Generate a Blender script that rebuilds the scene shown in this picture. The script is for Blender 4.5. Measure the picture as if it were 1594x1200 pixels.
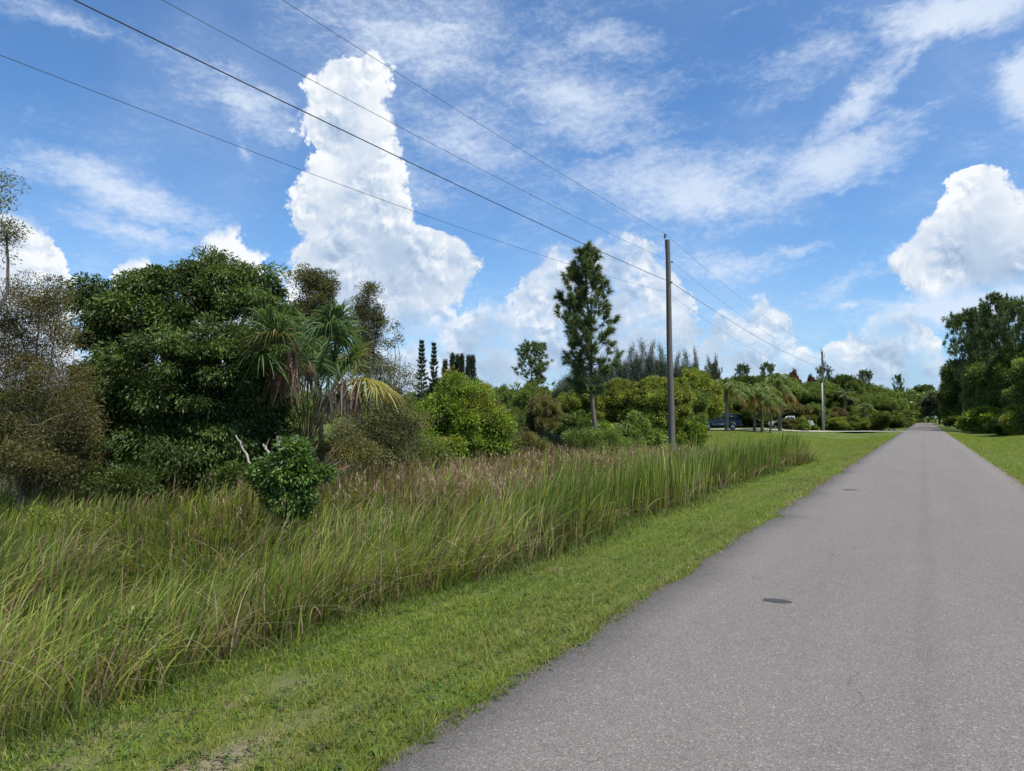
import bpy, math, random
import numpy as np
from mathutils import Vector

for _o in list(bpy.data.objects):
    bpy.data.objects.remove(_o)
SC = bpy.context.scene
COL = SC.collection
R = math.radians
rng = np.random.default_rng(11)
random.seed(11)

# ------------------------------------------------------------------ camera
CAM_H, YAW, FPX = 1.75, 30.2, 1100.0          # eye height, heading left of the road, focal length in photo pixels
PITCH = math.atan(50 / FPX)
cam_d = bpy.data.cameras.new('camera')
cam = bpy.data.objects.new('camera', cam_d)
COL.objects.link(cam)
cam_d.sensor_width = 36
cam_d.lens = 36 * FPX / 1594
cam_d.clip_start = 0.05
cam_d.clip_end = 12000
cam.location = (0, 0, CAM_H)
cam.rotation_euler = (R(90) + PITCH, 0, R(YAW))
SC.camera = cam
SC.render.resolution_x, SC.render.resolution_y = 1024, 771
SC.view_settings.view_transform = 'Standard'
SC.view_settings.look = 'None'
SC.view_settings.gamma = 1
SC.view_settings.exposure = 0.22
SUN_AZ, SUN_EL = 98.0, 62.0                   # measured from the road's direction towards the right


def ray(px, py):
    cx, cy = (px - 797) / FPX, (600 - py) / FPX
    fw = math.cos(PITCH) - cy * math.sin(PITCH)
    up = math.sin(PITCH) + cy * math.cos(PITCH)
    a = R(YAW)
    return Vector((cx * math.cos(a) - fw * math.sin(a), cx * math.sin(a) + fw * math.cos(a), up)), fw


def P(px, py, d):
    """point seen at photo pixel (px, py), d metres ahead"""
    v, fw = ray(px, py)
    return Vector((0, 0, CAM_H)) + v * (d / fw)


def azel(px, py):
    v, _ = ray(px, py)
    return math.degrees(math.atan2(v.x, v.y)), math.degrees(math.atan2(v.z, math.hypot(v.x, v.y)))


# ------------------------------------------------------------------ node helper
class NT:
    def __init__(s, tree):
        s.t = tree
        tree.nodes.clear()

    def n(s, typ, **kw):
        nd = s.t.nodes.new(typ)
        for k, v in kw.items():
            if k == 'i':
                for kk, vv in v.items():
                    s.put(nd.inputs[kk], vv)
            else:
                setattr(nd, k, v)
        return nd

    def put(s, sock, v):
        if isinstance(v, bpy.types.NodeSocket):
            s.t.links.new(v, sock)
        elif v is not None:
            if isinstance(v, (tuple, list)) and len(v) == 3 and sock.type == 'RGBA':
                v = (*v, 1)
            sock.default_value = v

    def m(s, op, a, b=None, c=None, clamp=False):
        nd = s.t.nodes.new('ShaderNodeMath')
        nd.operation = op
        nd.use_clamp = clamp
        for i, v in enumerate((a, b, c)):
            if v is not None:
                s.put(nd.inputs[i], v)
        return nd.outputs[0]

    def step(s, x, a, b, lo=0.0, hi=1.0):
        nd = s.n('ShaderNodeMapRange', interpolation_type='SMOOTHSTEP')
        for k, v in zip(range(5), (x, a, b, lo, hi)):
            s.put(nd.inputs[k], v)
        return nd.outputs[0]

    def mix(s, f, a, b, mode='MIX'):
        nd = s.n('ShaderNodeMix', data_type='RGBA', blend_type=mode)
        s.put(nd.inputs[0], f); s.put(nd.inputs[6], a); s.put(nd.inputs[7], b)
        return nd.outputs[2]

    def noise(s, vec, scale, detail=4, rough=0.55, dist=0.0, col=False):
        nd = s.n('ShaderNodeTexNoise')
        s.put(nd.inputs['Vector'], vec); s.put(nd.inputs['Scale'], scale)
        s.put(nd.inputs['Detail'], detail); s.put(nd.inputs['Roughness'], rough); s.put(nd.inputs['Distortion'], dist)
        return nd.outputs['Color' if col else 'Fac']

    def mapping(s, vec, loc=(0, 0, 0), rot=(0, 0, 0), sc=(1, 1, 1), typ='POINT'):
        nd = s.n('ShaderNodeMapping', vector_type=typ)
        s.put(nd.inputs[0], vec)
        nd.inputs[1].default_value = loc; nd.inputs[2].default_value = rot; nd.inputs[3].default_value = sc
        return nd.outputs[0]

    def curve(s, x, pts, lo, hi, vmax):
        """look-up table x -> value, points given as (x, value)"""
        nd = s.n('ShaderNodeFloatCurve')
        c = nd.mapping.curves[0]
        pts = sorted(pts)
        q = [((a - lo) / (hi - lo), max(0.0, min(1.0, v / vmax))) for a, v in pts]
        while len(c.points) < len(q):
            c.points.new(0.5, 0.5)
        for p_, (a, v) in zip(c.points, q):
            p_.location = (a, v); p_.handle_type = 'VECTOR'
        nd.mapping.update()
        s.put(nd.inputs['Value'], s.m('DIVIDE', s.m('SUBTRACT', x, lo), hi - lo, clamp=True))
        return s.m('MULTIPLY', nd.outputs[0], vmax)


# ------------------------------------------------------------------ world: sky with cumulus and high thin cloud
world = bpy.data.worlds.new("World")
SC.world = world
world.use_nodes = True
W = NT(world.node_tree)
sky = W.n('ShaderNodeTexSky', sky_type='NISHITA')
sky.sun_disc = False
sky.sun_elevation = R(SUN_EL); sky.sun_rotation = R(SUN_AZ)
sky.altitude = 10; sky.air_density = 1.0; sky.dust_density = 0.6; sky.ozone_density = 2.2
gen = W.n('ShaderNodeTexCoord').outputs['Generated']
nrm = W.n('ShaderNodeVectorMath', operation='NORMALIZE'); W.put(nrm.inputs[0], gen)
sep = W.n('ShaderNodeSeparateXYZ'); W.put(sep.inputs[0], nrm.outputs[0])
az = W.m('MULTIPLY', W.m('ARCTAN2', sep.outputs[0], sep.outputs[1]), 57.29578)
el = W.m('MULTIPLY', W.m('ARCSINE', sep.outputs[2]), 57.29578)
cmb = W.n('ShaderNodeCombineXYZ'); W.put(cmb.inputs[0], az); W.put(cmb.inputs[1], el)
pv = cmb.outputs[0]


def vadd(a, b, op='ADD'):
    nd = W.n('ShaderNodeVectorMath', operation=op)
    W.put(nd.inputs[0], a); W.put(nd.inputs[1], b)
    return nd.outputs[0]


# heaped puffs: rounded cells in several sizes
wn = W.noise(pv, 0.35, 4, 0.6, col=True)
warp = vadd(vadd(wn, (0.5, 0.5, 0.5), 'SUBTRACT'), (2.6, 2.6, 0), 'MULTIPLY')
pw = vadd(pv, warp)


def puffs(vec):
    vo = W.n('ShaderNodeTexVoronoi', voronoi_dimensions='2D', feature='SMOOTH_F1')
    W.put(vo.inputs['Vector'], vec)
    vo.inputs['Scale'].default_value = 0.30
    vo.inputs['Detail'].default_value = 4.0
    vo.inputs['Roughness'].default_value = 0.52
    vo.inputs['Lacunarity'].default_value = 2.3
    vo.inputs['Smoothness'].default_value = 0.40
    vo.normalize = True
    return W.m('SUBTRACT', 1.0, vo.outputs['Distance'])


h0 = puffs(pw)
h1 = puffs(vadd(pw, (0.22, 0.5, 0.0)))
calm = W.step(W.noise(vadd(pv, (40.0, 7.0, 0.0)), 0.28, 3, 0.5), 0.36, 0.62)
slope = W.m('MULTIPLY', W.m('SUBTRACT', h0, h1), W.m('MULTIPLY_ADD', calm, 2.9, 0.5))          # puffs turned to the sun
big = W.noise(pv, 0.17, 4, 0.55)
fine = W.noise(pv, 1.6, 5, 0.6, col=True)
AZ0, AZ1 = -72.0, 12.0
sepw = W.n('ShaderNodeSeparateXYZ'); W.put(sepw.inputs[0], warp)
sepf = W.n('ShaderNodeSeparateXYZ'); W.put(sepf.inputs[0], fine)
azw = W.m('ADD', az, W.m('ADD', W.m('MULTIPLY', sepw.outputs[0], 1.9), W.m('MULTIPLY', W.m('SUBTRACT', sepf.outputs[0], 0.5), 1.5)))


def outline(pts):
    return [azel(px, py) for px, py in pts]


def cumulus(top, base, soft, amp, fade, shadow_mul, den=1.0, sh0=0.0):
    T = W.curve(azw, outline(top), AZ0, AZ1, 40.0)
    B = W.curve(azw, outline(base), AZ0, AZ1, 40.0)
    Th = W.m('ADD', T, W.m('ADD', W.m('MULTIPLY', W.m('SUBTRACT', h0, 0.62), amp), W.m('MULTIPLY', W.m('SUBTRACT', sepf.outputs[1], 0.5), amp * 0.45)))
    up_ = W.m('SUBTRACT', Th, el)
    dn = W.m('SUBTRACT', W.m('ADD', el, W.m('MULTIPLY', W.m('SUBTRACT', big, 0.5), 3.0)), B)
    a = W.step(up_, 0.0, W.m('MULTIPLY_ADD', W.m('SUBTRACT', 1.0, calm), soft * 2.5, soft))
    b = W.step(dn, -fade, fade)
    thick = W.m('SUBTRACT', T, B)
    ok = W.step(thick, 0.2, 0.9)
    alpha = W.m('MULTIPLY', W.m('MULTIPLY', a, b), W.m('MULTIPLY', ok, den))
    depth = W.m('DIVIDE', up_, W.m('MAXIMUM', thick, 2.0), clamp=True)   # 0 at the crown, 1 at the base
    lit = W.m('ADD', W.m('SUBTRACT', 0.90 - sh0, W.m('MULTIPLY', W.m('POWER', depth, 1.4), shadow_mul)), slope)
    lit = W.m('ADD', lit, W.m('MULTIPLY', W.m('SUBTRACT', big, 0.5), 1.7), clamp=True)
    return alpha, lit


top_low = [(-60, 560), (60, 520), (190, 545), (300, 560), (430, 545), (520, 560), (600, 540), (640, 530), (690, 545), (700, 500), (740, 462), (800, 470),
           (830, 405), (862, 372), (900, 392), (930, 372), (975, 360), (1025, 372), (1050, 430), (1075, 470), (1085, 530), (1100, 505),
           (1140, 480), (1160, 478), (1195, 462), (1232, 490), (1245, 540), (1290, 545), (1308, 505), (1345, 515), (1372, 482),
           (1400, 474), (1438, 500), (1470, 560), (1530, 570), (1594, 560), (1660, 540)]
base_low = [(-60, 652), (690, 652), (740, 600), (800, 610), (960, 610), (1100, 640), (1300, 600), (1594, 640), (1660, 640)]
top_hi = [(-60, 330), (0, 328), (45, 330), (80, 352), (98, 390), (116, 430), (150, 640), (165, 640), (190, 405), (225, 398), (243, 425), (275, 640),
          (280, 640), (302, 388), (340, 348), (372, 340), (392, 378), (412, 392), (436, 640), (1660, 645)]
base_hi = [(-60, 600), (135, 620), (180, 560), (436, 560), (470, 652), (1660, 652)]


def tower(left, right, base_y, soft, amp, fade, contrast, top_px):
    """one heaped cloud given by its left and right outline, looked up by elevation"""
    def lut(pts):
        q = {}
        for px, py in pts:
            a_, e_ = azel(px, py); q[e_] = a_ + 80.0
        return W.curve(el, list(q.items()), 0.0, 40.0, 110.0)
    Lc = W.m('SUBTRACT', lut(left), 80.0); Rc = W.m('SUBTRACT', lut(right), 80.0)
    azs = W.m('ADD', az, W.m('MULTIPLY', W.m('SUBTRACT', sepf.outputs[0], 0.5), 0.7))
    f = W.m('MINIMUM', W.m('SUBTRACT', azs, Lc), W.m('SUBTRACT', Rc, azs))
    et = azel(*top_px)[1]
    f = W.m('MINIMUM', f, W.m('ADD', W.m('SUBTRACT', et, el), 0.35))
    f = W.m('ADD', f, W.m('ADD', W.m('MULTIPLY', W.m('SUBTRACT', h0, 0.60), amp), W.m('MULTIPLY', W.m('SUBTRACT', sepf.outputs[1], 0.5), amp * 0.5)))
    a = W.step(f, 0.0, W.m('MULTIPLY_ADD', W.m('SUBTRACT', 1.0, calm), soft * 1.6, soft))
    eb = azel(top_px[0], base_y)[1]
    b = W.step(W.m('ADD', el, W.m('MULTIPLY', W.m('SUBTRACT', big, 0.5), 3.0)), eb - fade, eb + fade)
    alpha = W.m('MULTIPLY', W.m('MULTIPLY', a, b), 0.98)
    hgt = W.step(el, eb - 1.0, et)
    core = W.m('MULTIPLY', W.step(f, 0.5, 4.5), 0.26)
    lit = W.m('ADD', W.m('SUBTRACT', W.m('MULTIPLY_ADD', hgt, contrast, 0.98 - contrast), core), slope)
    lit = W.m('ADD', lit, W.m('MULTIPLY', W.m('SUBTRACT', big, 0.5), 1.3), clamp=True)
    return alpha, lit


tw_l = [(583, 70), (575, 80), (559, 89), (517, 96), (497, 114), (486, 140), (480, 163), (459, 179), (463, 205), (478, 228), (478, 259), (467, 286), (459, 320), (468, 350), (472, 372), (446, 392), (442, 415), (440, 520)]
tw_r = [(575, 70), (585, 80), (597, 91), (610, 117), (603, 148), (589, 158), (608, 182), (616, 209), (631, 236), (631, 267), (628, 290), (645, 324), (650, 350), (700, 362), (722, 378), (736, 401), (735, 447), (712, 474), (704, 520)]
rt_l = [(1530, 255), (1490, 266), (1466, 284), (1480, 300), (1462, 325), (1440, 345), (1425, 365), (1402, 380), (1394, 402), (1400, 425), (1420, 448), (1440, 520)]
rt_r = [(1520, 255), (1562, 266), (1575, 290), (1650, 330), (1720, 400), (1740, 520)]
a1, l1 = cumulus(top_low, base_low, 0.5, 2.8, 2.5, 0.60, 0.88, 0.20)
a1 = W.m('MULTIPLY', a1, W.step(W.noise(vadd(pv, (11.0, 3.0, 0.0)), 0.26, 5, 0.6), 0.37, 0.52, 0.28, 1.0))
a2, l2 = cumulus(top_hi, base_hi, 0.4, 2.0, 1.4, 0.50, 0.96, 0.04)
a3, l3 = tower(tw_l, tw_r, 505, 0.34, 3.9, 2.2, 0.34, (575, 80))
a4, l4 = tower(rt_l, rt_r, 448, 0.34, 3.6, 0.8, 0.42, (1520, 262))

# high thin cloud: patches with stretched, rippled texture (photo pixels -> directions)
veils = [(640, 60, 190, 105, 8, 0.62), (905, 160, 150, 75, 22, 0.70), (385, 165, 105, 42, 18, 0.62), (190, 300, 190, 38, 14, 0.80),
         (230, 372, 160, 22, 8, 0.55), (30, 262, 120, 20, 4, 0.5), (1075, 290, 185, 75, 6, 0.82), (1290, 258, 150, 48, -14, 0.92), (1330, 165, 210, 26, -42, 0.70),
         (1500, 18, 150, 42, 4, 1.25), (1600, 130, 60, 62, -40, 1.2), (1120, 415, 110, 24, 2, 0.62), (90, 20, 150, 26, 8, 0.5), (720, 215, 170, 80, 12, 0.5),
         (1310, 440, 90, 18, -22, 0.5), (1322, 470, 34, 14, 4, 0.7), (1245, 95, 110, 50, -12, 0.5), (1490, 475, 160, 34, 0, 1.2), (650, 290, 60, 60, 10, 0.5),
         (930, 60, 120, 60, 25, 0.45), (1240, 385, 50, 10, 0, 0.5), (1010, 478, 90, 26, 0, 0.6), (1420, 90, 140, 16, -40, 0.6), (380, 235, 12, 34, -20, 0.5)]
acc = None
for (cx, cy, rx, ry, rot, op) in veils:
    a0, e0 = azel(cx, cy)
    sx = abs(azel(cx + rx, cy)[0] - azel(cx - rx, cy)[0]) / 2 * 1.35
    sy = abs(azel(cx, cy + ry)[1] - azel(cx, cy - ry)[1]) / 2 * 1.35
    mp = W.mapping(pw, (a0, e0, 0), (0, 0, R(-rot)), (sx, sy, 1.0), 'TEXTURE')
    g = W.n('ShaderNodeTexGradient', gradient_type='SPHERICAL'); W.put(g.inputs[0], mp)
    v = W.m('MULTIPLY', g.outputs['Fac'], op)
    acc = v if acc is None else W.m('MAXIMUM', acc, v)
st = W.noise(W.mapping(pw, rot=(0, 0, R(12)), sc=(0.16, 0.55, 1)), 1.0, 6, 0.6, 0.4)
rip = W.noise(W.mapping(pv, rot=(0, 0, R(-28)), sc=(1.1, 2.1, 1)), 1.25, 5, 0.66, 0.2)
tex = W.m('ADD', W.m('MULTIPLY', st, 1.3), W.m('MULTIPLY', rip, 0.75))
va = W.m('MULTIPLY', W.step(W.m('ADD', acc, W.m('MULTIPLY', W.m('SUBTRACT', tex, 1.02), 0.75)), 0.02, 0.90), 0.78)
va = W.m('ADD', va, W.m('MULTIPLY', W.step(W.noise(pv, 0.06, 3, 0.5), 0.35, 0.7), W.m('MULTIPLY_ADD', W.step(tex, 0.8, 1.4), 0.10, 0.12)), clamp=True)

SKY_GAIN = 0.112
skyc = W.n('ShaderNodeVectorMath', operation='MULTIPLY'); W.put(skyc.inputs[0], sky.outputs[0]); skyc.inputs[1].default_value = (SKY_GAIN * 0.70, SKY_GAIN * 1.02, SKY_GAIN * 1.30)
c = skyc.outputs[0]
hz = W.step(el, 14.0, -1.0)
c = W.mix(W.m('MULTIPLY', hz, 0.62), c, (0.38, 0.55, 0.78))
c = W.mix(va, c, (0.66, 0.74, 0.86))
def paint(c, a, l):
    rp = W.n('ShaderNodeValToRGB'); W.put(rp.inputs[0], l)
    e = rp.color_ramp.elements
    e[0].position = 0.0; e[0].color = (0.33, 0.43, 0.58, 1)
    e[1].position = 1.0; e[1].color = (0.84, 0.86, 0.88, 1)
    k = e.new(0.40); k.color = (0.46, 0.56, 0.70, 1)
    k = e.new(0.75); k.color = (0.66, 0.72, 0.80, 1)
    return W.mix(a, c, rp.outputs[0])


for a_, l_ in ((a1, l1), (a2, l2), (a3, l3), (a4, l4)):
    c = paint(c, a_, l_)
bg = W.n('ShaderNodeBackground'); W.put(bg.inputs[0], c); bg.inputs[1].default_value = 1.0
wo = W.n('ShaderNodeOutputWorld'); W.put(wo.inputs[0], bg.outputs[0])
world.cycles.sampling_method = 'MANUAL'
world.cycles.sample_map_resolution = 512

# ------------------------------------------------------------------ sun
sun_d = bpy.data.lights.new('sun', 'SUN')
sun_d.energy = 5.0
sun_d.angle = R(0.53)
sun_d.color = (1.0, 0.94, 0.82)
sun = bpy.data.objects.new('sun', sun_d)
COL.objects.link(sun)
sv = Vector((math.sin(R(SUN_AZ)) * math.cos(R(SUN_EL)), math.cos(R(SUN_AZ)) * math.cos(R(SUN_EL)), math.sin(R(SUN_EL))))
sun.rotation_euler = sv.to_track_quat('Z', 'Y').to_euler()
sun.location = (0, 0, 60)

# ------------------------------------------------------------------ mesh helpers
def tag(o, label=None, cat=None, group=None, kind=None):
    if label: o['label'] = label
    if cat: o['category'] = cat
    if group: o['group'] = group
    if kind: o['kind'] = kind
    return o


def empty(name, loc, rz=0.0, sc=1.0):
    o = bpy.data.objects.new(name, None)
    o.empty_display_size = 0.3
    o.location = loc; o.rotation_euler = (0, 0, rz)
    o.scale = (sc, sc, sc) if not isinstance(sc, tuple) else sc
    COL.objects.link(o)
    return o


def thing(name, loc, label, cat, group=None, rz=0.0, sc=1.0):
    return tag(empty(name, loc, rz, sc), label, cat, group)


def link(name, me, mat, parent=None, loc=None):
    o = bpy.data.objects.new(name, me)
    if mat is not None:
        me.materials.append(mat)
    COL.objects.link(o)
    if parent is not None: o.parent = parent
    if loc is not None: o.location = loc
    return o


def arrmesh(name, V, F, C=None, smooth=False):
    """V (n,3), F (m,k) or list of such arrays, C (n,3) vertex colours"""
    Fs = F if isinstance(F, list) else [F]
    Fs = [f for f in Fs if len(f)]
    me = bpy.data.meshes.new(name)
    V = np.ascontiguousarray(V, dtype=np.float32)
    me.vertices.add(len(V)); me.vertices.foreach_set('co', V.ravel())
    nl = sum(f.size for f in Fs); nf = sum(len(f) for f in Fs)
    me.loops.add(nl); me.polygons.add(nf)
    me.loops.foreach_set('vertex_index', np.concatenate([f.ravel() for f in Fs]).astype(np.int32))
    tot = np.concatenate([np.full(len(f), f.shape[1], np.int32) for f in Fs])
    st = np.concatenate([[0], np.cumsum(tot)[:-1]]).astype(np.int32)
    me.polygons.foreach_set('loop_start', st)
    me.polygons.foreach_set('loop_total', tot)
    if smooth: me.polygons.foreach_set('use_smooth', np.ones(nf, bool))
    if C is not None:
        a = me.color_attributes.new('Col', 'FLOAT_COLOR', 'POINT')
        rgba = np.ones((len(V), 4), np.float32); rgba[:, :3] = np.clip(C, 0, 1)
        a.data.foreach_set('color', rgba.ravel())
    me.update(calc_edges=True)
    return me


class MB:
    """collects simple pieces; .obj() links them as one mesh"""
    def __init__(s):
        s.v, s.f, s.c, s.n = [], {3: [], 4: []}, [], 0

    def add(s, V, F, col=None):
        V = np.asarray(V, float)
        F = np.asarray(F, int)
        if len(F): s.f.setdefault(F.shape[1], []).append(F + s.n)
        s.v.append(V); s.n += len(V)
        c_ = np.ones((len(V), 3)) * 0.5 if col is None else np.broadcast_to(np.asarray(col, float), (len(V), 3))
        s.c.append(c_)
        return s

    def box(s, c, d, col=None, rz=0.0, taper=(1, 1), rx=0.0):
        x, y, z = d[0] / 2, d[1] / 2, d[2] / 2
        V = np.array([(-x, -y, -z), (x, -y, -z), (x, y, -z), (-x, y, -z), (-x * taper[0], -y * taper[1], z), (x * taper[0], -y * taper[1], z), (x * taper[0], y * taper[1], z), (-x * taper[0], y * taper[1], z)])
        if rx:
            V = V @ np.array([[1, 0, 0], [0, math.cos(rx), math.sin(rx)], [0, -math.sin(rx), math.cos(rx)]])
        ca, sa = math.cos(rz), math.sin(rz)
        V = V @ np.array([[ca, sa, 0], [-sa, ca, 0], [0, 0, 1]]) + np.array(c)
        return s.add(V, [(0, 3, 2, 1), (4, 5, 6, 7), (0, 1, 5, 4), (1, 2, 6, 5), (2, 3, 7, 6), (3, 0, 4, 7)], col)

    def tube(s, pts, rad, n=6, col=None, cap=True):
        pts = np.asarray(pts, float); m = len(pts)
        rad = np.broadcast_to(np.asarray(rad, float), (m,))
        t = np.gradient(pts, axis=0); t /= np.linalg.norm(t, axis=1, keepdims=True) + 1e-9
        ref = np.array([0.0, 0, 1]) if abs(t[:, 2].mean()) < 0.8 else np.array([1.0, 0, 0])
        a = np.cross(t, ref); a /= np.linalg.norm(a, axis=1, keepdims=True) + 1e-9
        b = np.cross(t, a)
        th = np.arange(n) * 2 * math.pi / n
        V = pts[:, None] + rad[:, None, None] * (np.cos(th)[None, :, None] * a[:, None] + np.sin(th)[None, :, None] * b[:, None])
        i = np.arange(m - 1)[:, None] * n; j = np.arange(n)[None]; k = (j + 1) % n
        F = np.stack([i + j, i + k, i + n + k, i + n + j], -1).reshape(-1, 4)
        V = V.reshape(-1, 3)
        s.add(V, F, col)
        if cap:
            for q, e in ((0, 0), (1, m - 1)):
                c0 = s.n; ring = V[e * n:(e + 1) * n]
                s.add(np.vstack([ring, pts[e:e + 1]]), [(jj, (jj + 1) % n, n) for jj in range(n)], col)
        return s

    def disc(s, c, r, axis, h, n=20, col=None):
        c = np.array(c, float); a = np.zeros(3); a[axis] = h / 2
        return s.tube([c - a, c + a], [r, r], n, col)

    def mesh(s, name, smooth=False):
        return arrmesh(name, np.vstack(s.v), [np.vstack(f) for f in s.f.values() if f], np.vstack(s.c), smooth)

    def obj(s, name, mat, parent=None, smooth=False, loc=None):
        return link(name, s.mesh(name, smooth), mat, parent, loc)


_g = np.random.default_rng(5).random((256, 256))


def vnoise(x, y, seed=0):
    x = np.asarray(x, float) + seed * 17.3 + 1000; y = np.asarray(y, float) + seed * 9.1 + 1000
    xi = np.floor(x).astype(int); yi = np.floor(y).astype(int); fx = x - xi; fy = y - yi
    fx = fx * fx * (3 - 2 * fx); fy = fy * fy * (3 - 2 * fy)
    g = lambda a, b: _g[a % 256, b % 256]
    return (g(xi, yi) * (1 - fx) + g(xi + 1, yi) * fx) * (1 - fy) + (g(xi, yi + 1) * (1 - fx) + g(xi + 1, yi + 1) * fx) * fy


def fnoise(x, y, seed=0):
    return (vnoise(x, y, seed) + 0.5 * vnoise(np.asarray(x) * 2.1, np.asarray(y) * 2.1, seed + 1) + 0.25 * vnoise(np.asarray(x) * 4.3, np.asarray(y) * 4.3, seed + 2)) / 1.75


def sstep(x, a, b):
    t = np.clip((np.asarray(x, float) - a) / (b - a), 0, 1)
    return t * t * (3 - 2 * t)


# ------------------------------------------------------------------ materials
def mat(name, col=(0.5, 0.5, 0.5), rough=0.6, metal=0.0, spec=0.5, noise=None, bump=None, attr=False, coat=0.0):
    m_ = bpy.data.materials.new(name); m_.use_nodes = True
    N = NT(m_.node_tree)
    b = N.n('ShaderNodeBsdfPrincipled')
    b.inputs['Roughness'].default_value = rough; b.inputs['Metallic'].default_value = metal
    b.inputs['Specular IOR Level'].default_value = spec
    b.inputs['Coat Weight'].default_value = coat
    tc = N.n('ShaderNodeTexCoord').outputs['Object']
    c_ = None
    if attr:
        c_ = N.n('ShaderNodeVertexColor', layer_name='Col').outputs[0]
    else:
        N.put(b.inputs['Base Color'], col)
    if noise:
        sc, amt = noise[0], noise[1]
        st_ = noise[2] if len(noise) > 2 else (1, 1, 1)
        nz = N.noise(N.mapping(tc, sc=st_), sc, 5, 0.6)
        f = N.m('MULTIPLY_ADD', nz, 2 * amt, 1 - amt)
        mx = N.n('ShaderNodeVectorMath', operation='SCALE')
        if c_ is None: mx.inputs[0].default_value = col[:3]
        else: N.put(mx.inputs[0], c_)
        N.put(mx.inputs['Scale'], f)
        c_ = mx.outputs[0]
    if c_ is not None: N.put(b.inputs['Base Color'], c_)
    if bump:
        bp = N.n('ShaderNodeBump'); bp.inputs['Distance'].default_value = bump[1]; bp.inputs['Strength'].default_value = 0.8
        st_ = bump[2] if len(bump) > 2 else (1, 1, 1)
        N.put(bp.inputs['Height'], N.noise(N.mapping(tc, sc=st_), bump[0], 4, 0.6)); N.put(b.inputs['Normal'], bp.outputs[0])
    o = N.n('ShaderNodeOutputMaterial'); N.put(o.inputs[0], b.outputs[0])
    return m_


def leafmat(name, trans=0.42, rough=0.5, spec=0.35, tint=(1.25, 1.15, 0.5), vary=0.16):
    m_ = bpy.data.materials.new(name); m_.use_nodes = True
    N = NT(m_.node_tree)
    c_ = N.n('ShaderNodeVertexColor', layer_name='Col').outputs[0]
    oi = N.n('ShaderNodeObjectInfo').outputs['Random']
    sc = N.n('ShaderNodeVectorMath', operation='SCALE'); N.put(sc.inputs[0], c_)
    N.put(sc.inputs['Scale'], N.m('MULTIPLY_ADD', oi, 2 * vary, 1 - vary))
    b = N.n('ShaderNodeBsdfPrincipled'); N.put(b.inputs['Base Color'], sc.outputs[0])
    b.inputs['Roughness'].default_value = rough; b.inputs['Specular IOR Level'].default_value = spec
    t = N.n('ShaderNodeBsdfTranslucent')
    tm = N.n('ShaderNodeVectorMath', operation='MULTIPLY'); N.put(tm.inputs[0], sc.outputs[0]); tm.inputs[1].default_value = tint
    N.put(t.inputs[0], tm.outputs[0])
    ms = N.n('ShaderNodeMixShader'); ms.inputs[0].default_value = trans
    N.put(ms.inputs[1], b.outputs[0]); N.put(ms.inputs[2], t.outputs[0])
    o = N.n('ShaderNodeOutputMaterial'); N.put(o.inputs[0], ms.outputs[0])
    return m_


M = {}
M['leaf'] = leafmat('leaf')
M['glossleaf'] = leafmat('glossy_leaf', 0.30, 0.48, 0.35)
M['needle'] = leafmat('needle', 0.28, 0.5, 0.3)
M['grass'] = leafmat('grass_blade', 0.42, 0.5, 0.28, (1.2, 1.15, 0.5), 0.0)
M['bark'] = mat('bark', attr=True, rough=0.9, spec=0.2, noise=(6, 0.45, (1, 1, 0.25)), bump=(14, 0.03, (1, 1, 0.3)))

# ------------------------------------------------------------------ lie of the land
RL, RR = -2.39, 2.22                                    # road edges


def reed_edge(y):
    """where the mown verge stops and the tall grass starts"""
    y = np.asarray(y, float)
    return -4.42 - 0.10 * np.sin(y * 0.31 + 1) - 0.50 * (vnoise(y * 0.55, y * 0 + 3.3) - 0.5) - 0.26 * (vnoise(y * 1.9, y * 0 + 8.1) - 0.5)


def gz(x, y):
    x = np.asarray(x, float); y = np.asarray(y, float)
    z = np.zeros(np.broadcast(x, y).shape)
    far = sstep(y, 34, 52)
    verge = -0.12 * sstep(-x, 2.4, 4.6)
    ditch = -0.42 * sstep(-x, 4.3, 6.4) + 0.16 * sstep(-x, 6.8, 9.5)
    ditch_far = -0.30 * sstep(-x, 3.4, 6.2) + 0.30 * sstep(-x, 7.0, 10.5)
    yard = 0.42 * sstep(-x, 10.0, 20.0) * sstep(y, 45, 75)
    z = verge * (1 - 0.5 * far) + ditch * (1 - far) + ditch_far * far * (1 - sstep(y, 98, 103)) + yard
    z = z - 0.22 * sstep(x, 3.2, 5.0) + 0.25 * sstep(x, 5.6, 9.0)
    z = z + 0.05 * (vnoise(x * 0.35, y * 0.35, 4) - 0.5) * sstep(np.abs(x), 2.6, 5)
    z = z - 0.035 * (1 - sstep(np.abs(x + 0.08), 2.05, 2.36))
    return z


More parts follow.
